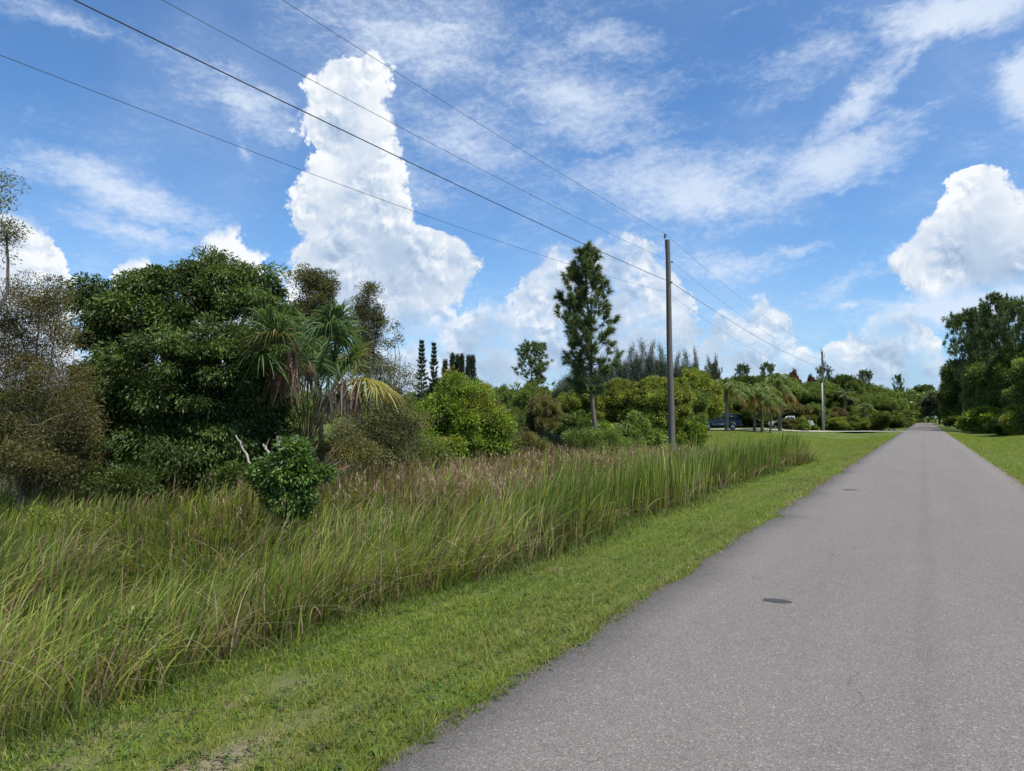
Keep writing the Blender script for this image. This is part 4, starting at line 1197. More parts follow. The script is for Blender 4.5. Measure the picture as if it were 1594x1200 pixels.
            for s_ in (-1, 1):
                b = pts[8:]; m2 = len(b)
                D = unit(sd[8:] * s_ * .8 + tg[8:] * .6 + rng.normal(0, .15, (m2, 3)))
                C = pick([(0.12, 0.17, 0.035), (0.16, 0.19, 0.045), (0.08, 0.12, 0.03)] if not dead else [(0.48, 0.27, 0.07), (0.40, 0.25, 0.08), (0.52, 0.36, 0.12)], m2)
                strips(hp, b, D, rng.uniform(1.3, 2.2, m2), np.full(m2, .24), np.full(m2, .6), C, C, 3)
    return mb, hp


PROTO = {}
NAMES = {'oak': 'broadleaf_tree', 'dark_oak': 'dark_tree', 'yellow': 'yellow_green_tree', 'olive': 'olive_tree_crown', 'reddish': 'reddish_tree', 'brown': 'brown_tree', 'grey': 'grey_tree',
         'bush': 'bush', 'yellow_bush': 'yellow_bush', 'bright_bush': 'bright_bush', 'dark_bush': 'dark_bush', 'casuarina': 'casuarina_tree', 'spire': 'columnar_cypress',
         'norfolk': 'tiered_conifer', 'queen_palm': 'feather_palm', 'areca': 'clumping_palm', 'wood_pine': 'pine_tree', 'far_fan_palm': 'fan_palm'}
NAMES['olive'] = 'scrub_tree'
CATS = {'bush': 'bush', 'yellow_bush': 'bush', 'bright_bush': 'bush', 'dark_bush': 'bush', 'queen_palm': 'palm tree', 'areca': 'palm tree', 'far_fan_palm': 'palm tree', 'wood_pine': 'pine tree'}
WIDTH = {'casuarina': 5.0, 'spire': 2.2, 'norfolk': 4.2, 'queen_palm': 6.4, 'areca': 9.0, 'wood_pine': 5.5, 'far_fan_palm': 4.2}


def place(kind, px, top, d, wpx, label, group=None, sink=0.0):
    base = base_at(px, d); base[2] -= sink
    H = P(px, top, d).z - base[2]; w = wpx * d / FPX
    if kind in PROTO:
        src = PROTO[kind]; o = src.copy(); COL.objects.link(o)
        if 'group' in o: del o['group']
        for ch in src.children:
            c_ = ch.copy(); COL.objects.link(c_); c_.parent = o
    elif kind == 'wood_pine':
        o = pine(NAMES[kind], (0, 0, 0), label, 'pine tree', H=10, crown_from=.45, wide=2.3, tier=16, Wd=.07, nn=26, L=.42, r0=.17, umbrella=True,
                 pal=[(0.085, 0.135, 0.045), (0.115, 0.17, 0.055), (0.145, 0.20, 0.065)])
    elif kind == 'far_fan_palm':
        o, _ = fan_palm(NAMES[kind], (0, 0, 0), label, 'palm tree', hero=False, trunk_h=7.6, tr=.26)
    else:
        mb, hp = norm_tree(kind)
        o = thing(NAMES[kind], (0, 0, 0), label, CATS.get(kind, 'tree'))
        mb.obj('trunk' if 'bush' not in kind else 'stems', M['bark'], o, True)
        hp.obj('fronds' if kind in ('queen_palm', 'areca') else 'crown', M['needle' if kind in ('casuarina', 'norfolk', 'spire') else 'leaf'], o)
    PROTO.setdefault(kind, o)
    w0 = WIDTH.get(kind, 8.8)
    o.location = base; o.rotation_euler = (0, 0, rng.uniform(0, 6.28)); o.scale = (w / w0, w / w0, H / 10.15)
    tag(o, label, CATS.get(kind, 'tree'), group)
    return o


T = place
g_row = 'dark feathery trees standing in a row beyond the yard'
g_pines = 'tiered conifers on the skyline'
g_sp = 'columnar cypresses on the skyline'
T('norfolk', 656, 526, 90, 27, 'left of the two dark tiered conifers on the skyline', g_pines)
T('norfolk', 675, 530, 92, 25, 'right of the two dark tiered conifers on the skyline', g_pines)
for px, top, w in ((693, 560, 12), (704, 550, 12), (712, 552, 11), (719, 551, 11), (729, 553, 12), (736, 553, 12)):
    T('spire', px, top, 100, w * 1.4, 'dark pointed columnar cypress in the tight row right of the tiered conifers', g_sp)
T('dark_oak', 695, 578, 96, 60, 'dark tree under the row of columnar cypresses')
T('oak', 735, 578, 58, 78, 'mid green drooping tree behind the bright green bush')
T('oak', 780, 590, 64, 62, 'green tree with a dark gap under it, right of the bright green bush')
T('oak', 640, 612, 50, 60, 'green tree seen behind the grey green scrub')
T('wood_pine', 828, 543, 80, 72, 'umbrella topped dark pine left of the slender pine')
T('oak', 828, 582, 50, 58, 'fresh green tree in front of the umbrella topped pine')
T('olive', 845, 603, 45, 62, 'olive green tree with thin stems left of the slender pine')
T('oak', 790, 618, 42, 50, 'small green tree right behind the bright green bush')
T('areca', 893, 612, 44, 62, 'clumping palm with orange dead fronds left of the slender pine trunk', 'clumping palms with orange dead fronds')
T('areca', 945, 610, 43, 62, 'clumping palm with orange dead fronds right of the slender pine trunk', 'clumping palms with orange dead fronds')
T('areca', 985, 622, 46, 44, 'clumping palm with orange dead fronds left of the tree with the forked trunk', 'clumping palms with orange dead fronds')
T('yellow', 905, 592, 54, 78, 'yellow green tree behind the slender pine trunk')
T('yellow', 968, 578, 55, 84, 'yellow green tree between the slender pine and the utility pole')
T('yellow', 1025, 574, 52, 98, 'spreading yellow green tree on a dark forked trunk beside the utility pole')
T('yellow', 1080, 563, 62, 84, 'tall yellow green tree right of the utility pole')
T('oak', 1065, 590, 58, 70, 'mid green tree right behind the utility pole')
T('dark_bush', 905, 640, 42, 56, 'dark bush below the slender pine')
T('bright_bush', 942, 652, 34, 46, 'bright green low bush at the slender pine foot')
T('bush', 992, 636, 43, 58, 'green bush left of the forked dark trunk')
T('bright_bush', 1078, 648, 43, 34, 'bright green bush right of the utility pole foot')
T('casuarina', 875, 590, 106, 42, 'low dark feathery tree left of the slender pine', g_row)
T('casuarina', 893, 572, 104, 44, 'dark feathery tree just behind the slender pine crown', g_row)
T('casuarina', 938, 556, 108, 34, 'dark feathery tree right of the slender pine crown', g_row)
T('casuarina', 961, 540, 106, 24, 'narrow dark feathery tree standing apart, right of the slender pine', g_row)
for px, top, w in ((984, 538, 28), (1000, 531, 28), (1016, 533, 26), (1030, 538, 26)):
    T('casuarina', px, top, 104, w, 'tall dark feathery tree in the dense clump left of the utility pole top', g_row)
for px, top, w in ((1056, 550, 22), (1068, 546, 22)):
    T('casuarina', px, top, 108, w, 'dark feathery tree in the pair right of the utility pole', g_row)
T('casuarina', 1083, 543, 110, 15, 'slim dark feathery spire right of the utility pole', g_row)
T('casuarina', 1104, 556, 112, 16, 'grey feathery tree top left of the first feather palm', g_row)
T('casuarina', 1115, 554, 112, 15, 'sparse feathery tree top behind the first feather palm', g_row)
# feather palms round the drive
g_q = 'feather palms beside the drive'
T('queen_palm', 1131, 573, 76, 84, 'feather palm with orange lower fronds in front of the blue car', g_q)
T('queen_palm', 1174, 583, 77, 58, 'feather palm on the left stem of the thick dark trunk group', g_q)
T('queen_palm', 1186, 580, 78, 60, 'feather palm on the right stem of the thick dark trunk group', g_q)
T('queen_palm', 1214, 563, 84, 76, 'tall feather palm left of the far utility pole', g_q)
T('queen_palm', 1199, 600, 76, 44, 'short feather palm with yellow hanging fronds right of the thick trunk group', g_q)
T('far_fan_palm', 1315, 598, 108, 40, 'fan palm with a brown trunk in the woods right of the far utility pole')
T('far_fan_palm', 1345, 622, 106, 30, 'short fan palm above the round bushes by the drive')
# woods behind the yard
g_w = 'green trees in the woods behind the yard'
for px, top, d, w, k in ((1100, 578, 96, 50, 'oak'), (1150, 575, 118, 42, 'dark_oak'), (1168, 577, 124, 34, 'oak'), (1192, 574, 122, 38, 'dark_oak'), (1225, 582, 118, 40, 'oak'), (1252, 588, 112, 46, 'oak'),
                      (1282, 580, 122, 40, 'oak'), (1300, 600, 112, 44, 'dark_oak'), (1358, 590, 150, 40, 'oak'), (1352, 606, 122, 54, 'oak'), (1378, 600, 170, 36, 'oak'), (1392, 604, 200, 34, 'dark_oak'), (1414, 600, 230, 32, 'oak')):
    T(k, px, top, d, w * 1.45, 'green tree in the dense woods behind the yard and the drive' if k == 'oak' else 'dark green tree in the dense woods behind the yard', g_w)
for px, top in ((1157, 574), (1196, 572), (1284, 576), (1348, 583), (1112, 572)):
    T('wood_pine', px, top, 126, 30, 'ragged pine top standing above the woods behind the yard', 'pine tops above the woods')
T('dark_oak', 1310, 573, 128, 44, 'dark round topped tree just right of the far utility pole')
T('oak', 1334, 577, 126, 38, 'green tree with the highest top right of the far utility pole')
T('reddish', 1238, 568, 126, 22, 'tall reddish brown tree top left of the far utility pole')
T('reddish', 1262, 577, 128, 20, 'low reddish brown tree top nearest the far utility pole')
T('brown', 1302, 632, 104, 34, 'small brown leaved tree right of the far utility pole')
T('olive', 1235, 625, 100, 46, 'olive scrub tree behind the white truck')
T('oak', 1268, 622, 101, 40, 'green tree right behind the far utility pole')
T('oak', 1150, 612, 100, 70, 'green tree behind the blue car')
T('oak', 1205, 620, 104, 50, 'green tree between the thick trunk group and the white truck')
T('wood_pine', 1400, 589, 210, 20, 'small pine top over the far end of the woods')
T('dark_oak', 1437, 591, 262, 34, 'smooth domed dark tree over the end of the road')
T('grey', 1462, 602, 190, 46, 'grey green tree right of the road end')
T('dark_oak', 1447, 612, 312, 44, 'dark tree closing the end of the road')
T('oak', 1420, 616, 300, 34, 'green tree left of the road end')
# bushes along the drive
g_b = 'bushes along the drive'
for px, top, d, w, k, lab in ((1236, 655, 97, 24, 'dark_bush', 'dark low bush left of the far utility pole'), (1258, 656, 98, 26, 'bush', 'low green bush just left of the far utility pole'),
                        (1292, 652, 100, 28, 'bush', 'low green bush just right of the far utility pole'), (1310, 648, 99, 26, 'yellow_bush', 'yellow green bush right of the far utility pole'),
                        (1330, 645, 99, 30, 'bush', 'green bush in the middle of the row by the drive'), (1350, 650, 98, 24, 'yellow_bush', 'yellowish bush left of the big round bush by the drive'),
                        (1370, 640, 99, 44, 'dark_bush', 'big round dark bush at the drive beside the road'), (1120, 648, 100, 40, 'bush', 'green bush seen behind the blue car'),
                        (1395, 640, 125, 26, 'bush', 'green bush behind the drive mouth beside the road'), (1408, 646, 170, 18, 'dark_bush', 'far dark bush left of the road'),
                        (1222, 649, 91, 30, 'olive', 'low olive bush in front of the white truck on its left'), (1246, 648, 91, 28, 'bush', 'low green bush in front of the white truck on its right')):
    T(k, px, top, d, w, lab, g_b)
# right of the road
g_r = 'green trees of the wood right of the road'
for px, top, d, w, k, lab in ((1482, 588, 175, 40, 'dark_oak', 'far dark tree where the right wood starts'), (1500, 566, 145, 60, 'oak', 'green tree at the left end of the right wood'),
                         (1508, 545, 120, 70, 'dark_oak', 'dark dense tree under the first pine of the right wood'), (1548, 530, 100, 84, 'oak', 'big green tree in the middle of the right wood'),
                         (1590, 520, 86, 96, 'dark_oak', 'big dark tree at the right edge of the picture'), (1560, 570, 92, 70, 'dark_oak', 'dark tree low in front of the right wood pines'),
                         (1650, 520, 70, 110, 'oak', 'green tree beyond the right edge of the picture'), (1600, 585, 76, 60, 'oak', 'mid green smaller tree in front at the right edge')):
    T(k, px, top, d, w, lab, g_r)
for px, top, d, w, lab in ((1500, 500, 112, 62, 'pine leaning out farthest left from the right wood'), (1528, 494, 102, 60, 'second pine from the left in the right wood'), (1557, 474, 92, 66, 'tallest pine of the right wood'),
                      (1585, 482, 88, 62, 'open topped pine near the right edge'), (1612, 492, 84, 60, 'rightmost pine cut by the picture edge'), (1545, 500, 110, 60, 'pine behind the tallest pine of the right wood')):
    T('wood_pine', px, top, d, w, lab, 'pines of the wood right of the road')
for px, top, d, w, k, lab in ((1492, 642, 118, 26, 'dark_bush', 'dark bush at the foot of the right wood, nearest the road'), (1512, 636, 100, 36, 'bush', 'green bush at the foot of the right wood left of the bright one'),
                         (1538, 628, 86, 50, 'bright_bush', 'bright green bush at the foot of the right wood'), (1570, 632, 78, 44, 'bush', 'green bush at the foot of the right wood near the picture edge'),
                         (1596, 628, 70, 44, 'yellow_bush', 'yellow green bush at the right edge of the picture'), (1560, 655, 72, 30, 'dark_bush', 'low dark bush in front at the right wood')):
    T(k, px, top, d, w, lab, 'bushes at the foot of the right wood')


def far_woods():
    hp = Heap()
    cs = []
    for px in np.arange(-420, 1480, 6.5):
        for d0, top in ((150, 622), (185, 614), (240, 618)):
            if px > 1385 and d0 < 230: continue
            d = d0 * rng.uniform(.92, 1.08); p = P(px + rng.normal(0, 8), 650, d)
            H = P(797, top + rng.normal(0, 5), d).z + (14 if False else 0)
            for z in np.arange(1.2, H, 2.0):
                cs.append((p.x + rng.normal(0, 1.5), p.y + rng.normal(0, 1.5), z))
    for y in np.arange(95, 330, 5.0):
        for x0 in (17, 24, 33):
            for z in np.arange(1.5, 10 + rng.normal(0, 2), 2.0):
                cs.append((x0 + rng.normal(0, 2) + 8.0 * (y > 280), y + rng.normal(0, 2), z))
    cs = np.array(cs)
    crown(hp, cs, np.array([0, 100.0, -20]), 1.9, 34, 1.1, .6, GREEN_DARK + GREEN_MID, .2, .8, tone=.3)
    tag(hp.obj('distant_woodland', M['leaf']), 'far off mass of green woodland closing the view', 'woodland', kind='stuff')


far_woods()

# a bare fallen trunk and stubs by the fan palm
def log_branch(name, pts, r, label, cat, group=None, col=(0.30, 0.27, 0.235)):
    w_ = [P(*q) for q in pts]
    b0 = Vector((w_[0].x, w_[0].y, float(gz(w_[0].x, w_[0].y))))
    mb = MB(); V_ = np.array([tuple(q - b0) for q in w_])
    t = np.linspace(0, 1, 9); tt = np.linspace(0, 1, len(V_))
    pt = np.stack([np.interp(t, tt, V_[:, k]) for k in range(3)], -1) + rng.normal(0, .012, (9, 3))
    mb.tube(pt, np.linspace(r[0], r[1], 9), 7, col)
    for k in (5,):
        e_ = pt[k] + unit(rng.normal(0, 1, 3) + np.array([0, 0, .6])) * r[0] * 6
        mb.tube([pt[k], e_], [r[1] * .7, r[1] * .3], 5, col)
    o = mb.obj(name, M['bark'], None, True); o.location = b0
    return tag(o, label, cat, group)


log_branch('dead_branch', [(396, 735, 14.5), (380, 700, 14.9), (367, 678, 15.2)], (.028, .016), 'long pale bare dead branch leaning left behind the round shrub', 'branch', 'pale dead branches by the fan palm')
log_branch('dead_branch', [(418, 705, 16.2), (410, 692, 16.4)], (.032, .022), 'short pale dead stub leaning beside the long bare branch', 'branch', 'pale dead branches by the fan palm')
log_branch('dead_branch', [(434, 700, 16.6), (433, 680, 16.6)], (.04, .035), 'short upright pale stub left of the fan palm foot', 'branch', 'pale dead branches by the fan palm')
log_branch('dead_branch', [(463, 700, 16.8), (463, 678, 16.8)], (.032, .028), 'short upright pale stub in front of the fan palm foot', 'branch', 'pale dead branches by the fan palm')

# low growth under and between the yard trees
g_u = 'low shrubs under the yard trees'
for k_, px in enumerate(np.arange(765, 1062, 17.0)):
    T(('bush', 'olive', 'dark_bush', 'yellow_bush', 'oak')[int(rng.integers(0, 5))], px + rng.normal(0, 4), 632 + rng.normal(0, 6), 58 + rng.normal(0, 4), 40 + rng.normal(0, 6), 'low shrub under the trees between the bright green bush and the tall pole', g_u)
for k_, px in enumerate(np.arange(1085, 1250, 13.0)):
    T(('bush', 'olive', 'dark_bush', 'oak')[int(rng.integers(0, 4))], px + rng.normal(0, 3), 628 + rng.normal(0, 7), 104 + rng.normal(0, 3), 34 + rng.normal(0, 5), 'shrub in the dense growth behind the blue car and the feather palms', 'shrubs behind the feather palms')
for k_, px in enumerate(np.arange(1255, 1400, 12.0)):
    T(('bush', 'oak', 'dark_bush', 'olive')[int(rng.integers(0, 4))], px + rng.normal(0, 3), 618 + rng.normal(0, 7), 112 + rng.normal(0, 3) + (px - 1255) * .25, 34 + rng.normal(0, 5), 'tall shrub in the woods edge behind the bushes along the drive', 'tall shrubs at the woods edge')

# ------------------------------------------------------------------ utility poles and lines
M['pole'] = mat('weathered_pole_wood', attr=True, rough=0.85, spec=0.25, noise=(3.0, 0.35, (1, 1, 0.12)), bump=(30, 0.012, (1, 1, 0.04)))
M['metal'] = mat('galvanised_steel', (0.34, 0.35, 0.36), 0.45, 0.7, noise=(9, 0.15))
M['tank'] = mat('grey_tank_paint', (0.36, 0.38, 0.40), 0.4, 0.2, noise=(5, 0.12))
M['insulator'] = mat('grey_insulator', (0.16, 0.15, 0.15), 0.25, 0.0, 0.6)
M['guard'] = mat('pale_conduit', (0.34, 0.355, 0.37), 0.55, 0.0, noise=(4, 0.15, (1, 1, .2)))
M['wire'] = mat('dark_cable', (0.055, 0.055, 0.06), 0.6, 0.0, 0.3)
POLES = [(-11.40, -31.8), (-11.40, 36.2), (-11.78, 104.0), (-11.9, 172.0)]
TOPZ = [11.15, 11.15, 10.75, 10.9]
ATT = [(11.50, 0.0, 0.92, 0.0062), (9.96, 0.20, 0.99, 0.0058), (8.87, 0.16, 0.62, 0.0125), (8.39, -0.10, 1.35, 0.0052)]   # height, side offset, sag, radius


def pole(i, label, transformer=False):
    x, y = POLES[i]; g_ = float(gz(x, y)); h = TOPZ[i] - g_
    root = thing('utility_pole', (x, y, g_), label, 'utility pole')
    lean = -0.13 if i == 1 else 0.04
    ax = np.array([math.cos(R(YAW)), math.sin(R(YAW)), 0])
    z = np.linspace(-0.3, h, 14)
    pts = np.stack([ax[0] * lean * (z / h) + .012 * np.sin(z * .8), ax[1] * lean * (z / h), z], -1)
    col = (0.135, 0.12, 0.106)
    MB().tube(pts, np.linspace(0.185, 0.118, 14), 16, col).obj('post', M['pole'], root, True)
    top = pts[-1]
    pin = MB().tube([top + (-.115, 0, -.45), top + (-.13, 0, .12)], [.022, .018], 8).obj('pin_bracket', M['metal'], root, True)
    ins = MB()
    for k, r_ in enumerate((.055, .075, .06, .07, .045)):
        ins.disc(top + np.array([-.13, 0, .14 + k * .045]), r_, 2, .03, 14)
    ins.obj('insulator', M['insulator'], root, True)
    for (za, off, s_, r_) in ATT[1:]:
        zz = za - g_ + (TOPZ[i] - 11.15); px_ = np.array([np.interp(zz, z, pts[:, 0]), 0, zz])
        sg = 1 if off > 0 else -1
        MB().tube([px_ + (sg * .10, 0, 0), px_ + (off + .02 * sg, 0, .0)], [.022, .022], 8).obj('wire_bracket', M['metal'], root, True)
        MB().tube([px_ + (off, 0, -.05), px_ + (off, 0, 0), px_ + (off, 0, .05)], [.03, .05, .03], 10).obj('insulator', M['insulator'], root, True)
    # ground wire stapled down the post, and a tag
    gw = MB().tube(np.stack([pts[1:, 0] + np.linspace(.178, .118, 13), pts[1:, 1] - .03, pts[1:, 2]], -1), .006, 5)
    gw.obj('ground_wire', M['metal'], root)
    if transformer:
        t0 = np.array([ax[0] * .36, ax[1] * .36, h - 1.95])
        c_ = MB().disc(t0, .24, 2, .70, 20).disc(t0 + (0, 0, .37), .25, 2, .05, 20).disc(t0 + (0, 0, .41), .15, 2, .05, 16)
        tr = c_.obj('transformer', M['tank'], root, True)
        for s_ in (-1, 1):
            b_ = t0 + np.array([s_ * .09, s_ * .05, .42])
            MB().tube([b_, b_ + (0, 0, .12), b_ + (0, 0, .24)], [.04, .05, .022], 10).obj('bushing', M['insulator'], tr, True)
        MB().box(t0 + np.array([-.17 * ax[0] / .86, -.1, 0]), (.14, .06, .5)).obj('mounting_bracket', M['metal'], tr)
        MB().tube([(ax[0] * .30, ax[1] * .30, h - .85), (ax[0] * .34, ax[1] * .34, h - .35)], [.045, .03], 10).obj('fuse_cutout', M['insulator'], root, True)
        MB().tube([(ax[0] * .1, ax[1] * .1, h - .6), (ax[0] * .34, ax[1] * .34, h - .6)], .02, 6).obj('wire_bracket', M['metal'], root)
        MB().tube([(ax[0] * .32, ax[1] * .32, h - .85), (ax[0] * .42, ax[1] * .4, h - 1.2), t0 + (0.09, .05, .62)], .008, 5).obj('jumper_wire', M['wire'], root)
        MB().box((-.03, -.175, (h * .60) / 2), (.17, .13, h * .60), taper=(.9, .9)).obj('conduit_guard', M['guard'], root)
    return root


pole(1, 'tall weathered wooden utility pole at the end of the wild field, right of the pine')
pole(2, 'farther utility pole with a grey transformer can and a pale lower half, beside the drive', True)

for (za, off, sg, r_), lab in zip(ATT, ('topmost overhead wire, running over the pole tops', 'second overhead wire from the top, thin with a small clamp on it',
                                    'thickest and darkest overhead wire, third from the top', 'lowest and thinnest overhead wire, reaching the left edge of the picture')):
    mb = MB(); first = None
    root = thing('power_line', (POLES[0][0], POLES[0][1], TOPZ[0]), lab, 'power line', 'overhead wires along the road')
    pts = []
    for i in range(3):
        (x0, y0), (x1, y1) = POLES[i], POLES[i + 1]
        lx = (-.13 if i == 1 else 0) * .8; lx1 = (-.13 if i == 0 else 0) * .8
        za0 = za + (TOPZ[i] - 11.15); za1 = za + (TOPZ[i + 1] - 11.15)
        t = np.linspace(0, 1, 49 if i == 0 else 31)
        k = -.13 if off == 0 else off
        s2 = sg * (1.0 if i == 0 else .9)
        pts.append(np.stack([x0 + (x1 - x0) * t + k + (lx * (1 - t) + lx1 * t), y0 + (y1 - y0) * t, za0 + (za1 - za0) * t - 4 * s2 * t * (1 - t)], -1)[(0 if i == 0 else 1):])
    pts = np.vstack(pts) - np.array([POLES[0][0], POLES[0][1], TOPZ[0]])
    mb.tube(pts, r_, 7).obj('cable', M['wire'], root, True)
    if 'clamp' in lab:
        for j in (37, 58):
            c_ = pts[j]; MB().tube([c_ - (0, .07, 0), c_, c_ + (0, .07, 0)], [.012, .022, .012], 8).obj('clamp', M['metal'], root, True)

# ------------------------------------------------------------------ drive, second drive, stains
def ribbon(name, pts, w, m_, lift=0.03, kind='structure'):
    pts = np.array(pts, float)
    L = np.concatenate([[0], np.cumsum(np.linalg.norm(np.diff(pts, axis=0), axis=1))])
    s_ = np.arange(0, L[-1], .5); c_ = np.stack([np.interp(s_, L, pts[:, k]) for k in (0, 1)], -1)
    for _ in range(6): c_[1:-1] = (c_[:-2] + 2 * c_[1:-1] + c_[2:]) / 4
    t = unit(np.gradient(c_, axis=0)); nrm_ = np.stack([-t[:, 1], t[:, 0]], -1)
    n = 9; u = np.linspace(-.5, .5, n)
    XY = c_[:, None] + nrm_[:, None] * (u[None, :, None] * (w + .25 * (fnoise(s_ * .4, s_ * 0) - .5))[:, None, None])
    Z = gz(XY[..., 0], XY[..., 1]) + lift
    Z = np.maximum(Z, -0.01)
    V = np.concatenate([XY, Z[..., None]], -1)
    i = np.arange(len(s_) - 1)[:, None] * n + np.arange(n - 1)[None]
    F = np.stack([i, i + 1, i + n + 1, i + n], -1).reshape(-1, 4)
    return tag(link(name, arrmesh(name, V.reshape(-1, 3), F), m_), kind=kind)


M['concrete'] = mat('pale_concrete', (0.42, 0.39, 0.34), 0.85, 0, .2, noise=(1.2, .15))
b_ = lambda px, d: tuple(base_at(px, d)[:2])
ribbon('driveway', [(-2.1, 103.5), (-5, 103), b_(1340, 92), b_(1280, 90.5), b_(1230, 88.5), b_(1190, 86.5), b_(1120, 83.2), b_(1060, 81), b_(1010, 79)], 3.4, M['concrete'], .05)
ribbon('side_drive', [(2.0, 176), (8, 175), (16, 174)], 5.0, M['concrete'], .05)


def blot(name, px, py, rx, ry, label, z=0.0):
    v, _ = ray(px, py); s_ = CAM_H / -v.z; x, y = v.x * s_, v.y * s_
    th = np.linspace(0, 2 * math.pi, 36, endpoint=False)
    r_ = 1 + .22 * (fnoise(np.cos(th) * 2 + 5, np.sin(th) * 2 + px) - .5) * 2
    V = np.stack([np.cos(th) * rx * r_, np.sin(th) * ry * r_, 0 * th], -1)
    tt = (x + V[:, 0] - RL) / (RR - RL); V[:, 2] = 0.004 + 0.022 * (1 - (2 * tt - 1) ** 2) + 0.0045
    V = np.vstack([V, [(0, 0, V[:, 2].mean() + .0005)]])
    F = np.array([(k, (k + 1) % 36, 36) for k in range(36)])
    m_ = M['tar']
    o = link(name, arrmesh(name, V, F), m_); o.location = (x, y, 0)
    return tag(o, label, 'asphalt patch')


M['tar'] = mat('dark_tar', (0.050, 0.050, 0.053), 0.75, 0, .3, noise=(30, .35), bump=(120, .004))
blot('asphalt_patch', 1210, 939, .125, .072, 'small dark oval patch on the asphalt nearer the camera')
blot('asphalt_patch', 1322, 763.5, .17, .11, 'small dark patch farther up the road')

# white stones at the drive mouth, a reddish plant between them
M['stone'] = mat('whitewashed_stone', (0.62, 0.60, 0.57), .8, 0, .2, noise=(4, .1), bump=(9, .03))
for px, lab in ((1384, 'left of the two white stones where the drive meets the road'), (1392, 'right of the two white stones where the drive meets the road')):
    q = base_at(px, 97.5)
    V = rdir(60) * .19 * rng.uniform(.85, 1.1, (60, 1)) * (1.2, 1, .8)
    bmx = bpy.data.meshes.new('stone'); bmx.from_pydata([tuple(v) for v in V], [], [])
    import bmesh
    bm = bmesh.new(); bm.from_mesh(bmx); r0 = bmesh.ops.convex_hull(bm, input=bm.verts); bm.to_mesh(bmx); bm.free()
    o = link('white_stone', bmx, M['stone']); o.location = (q[0], q[1], q[2] + .1); tag(o, lab, 'stone', 'white stones at the drive mouth')
place('reddish', 1388, 652, 98.5, 7, 'small dark red plant between the two white stones')

# ------------------------------------------------------------------ house glimpsed under the trees
def house():
    c_ = base_at(985, 72.0); root = thing('house', tuple(c_), 'low pale grey house glimpsed beneath the yellow green trees left of the pole', 'house', rz=R(YAW - 6))
    wall = mat('pale_house_wall', (0.42, 0.42, 0.41), .8, noise=(3, .08)); roofm = mat('grey_shingles', (0.16, 0.155, 0.15), .9, noise=(8, .25))
    glass = mat('dark_window_glass', (0.03, 0.035, 0.04), .08, 0, .6); trim = mat('white_trim', (.65, .65, .63), .6)
    MB().box((0, 0, 1.3), (8, 6, 2.9)).obj('wall', wall, root)
    V = [(-4.5, -3.5, 2.75), (4.5, -3.5, 2.75), (4.5, 3.5, 2.75), (-4.5, 3.5, 2.75), (-2.4, 0, 4.1), (2.4, 0, 4.1), (-4.5, -3.5, 2.6), (4.5, -3.5, 2.6), (4.5, 3.5, 2.6), (-4.5, 3.5, 2.6)]
    mb = MB(); mb.add(V, [(0, 1, 5, 4), (2, 3, 4, 5), (6, 9, 8, 7), (0, 6, 7, 1), (1, 7, 8, 2), (2, 8, 9, 3), (3, 9, 6, 0)]); mb.add(V, [(1, 2, 5), (3, 0, 4)])
    mb.obj('roof', roofm, root)
    for x in (-2.6, 2.4):
        w_ = MB().box((x, -3.03, 1.5), (1.5, .08, 1.2)).obj('window', trim, root); MB().box((x, -3.075, 1.5), (1.34, .03, 1.04)).obj('pane', glass, w_)
    d_ = MB().box((0, -3.03, 1.0), (.95, .08, 2.1)).obj('door', trim, root); MB().tube([(.35, -3.08, 1.0), (.35, -3.14, 1.0)], .03, 8).obj('handle', glass, d_)


house()

# ------------------------------------------------------------------ vehicles
M['glass'] = mat('car_glass', (0.02, 0.025, 0.03), .06, 0, .7)
M['tyre'] = mat('tyre_rubber', (0.025, 0.025, 0.026), .8)
M['rim'] = mat('wheel_rim', (0.42, 0.43, 0.45), .35, .7)
M['trim'] = mat('dark_trim', (0.03, 0.03, 0.032), .5)
M['redlens'] = mat('red_lens', (0.35, 0.015, 0.015), .2)
M['clearlens'] = mat('clear_lens', (0.6, 0.6, 0.58), .15)


def extr(mb, prof, w0, w1, inset=.05):
    """side outline (x,z) extruded across y; the faces narrow a little at the shoulders (prof may carry its own half width)"""
    n = len(prof); rows = []
    for (s_, k) in ((-w0, .97), (-w1, 1), (w1, 1), (w0, .97)):
        cz = .8
        rows.append([(x * (1 - (1 - k) * .4), s_ * (p[2] if len(p) > 2 else 1), cz + (z - cz) * k) for p in prof for x, z in ((p[0], p[1]),)])
    V = np.array([v for r_ in rows for v in r_])
    F = [(a * n + j, a * n + (j + 1) % n, (a + 1) * n + (j + 1) % n, (a + 1) * n + j) for a in range(3) for j in range(n)]
    mb.add(V, F)
    mb.add(V[:n], [tuple(range(n))][:1]); mb.add(V[3 * n:], [tuple(range(n - 1, -1, -1))])


def arch(cx, r_, z0, n=8):
    return [(cx - r_ * math.cos(a), z0 + r_ * math.sin(a)) for a in np.linspace(0, math.pi, n)]


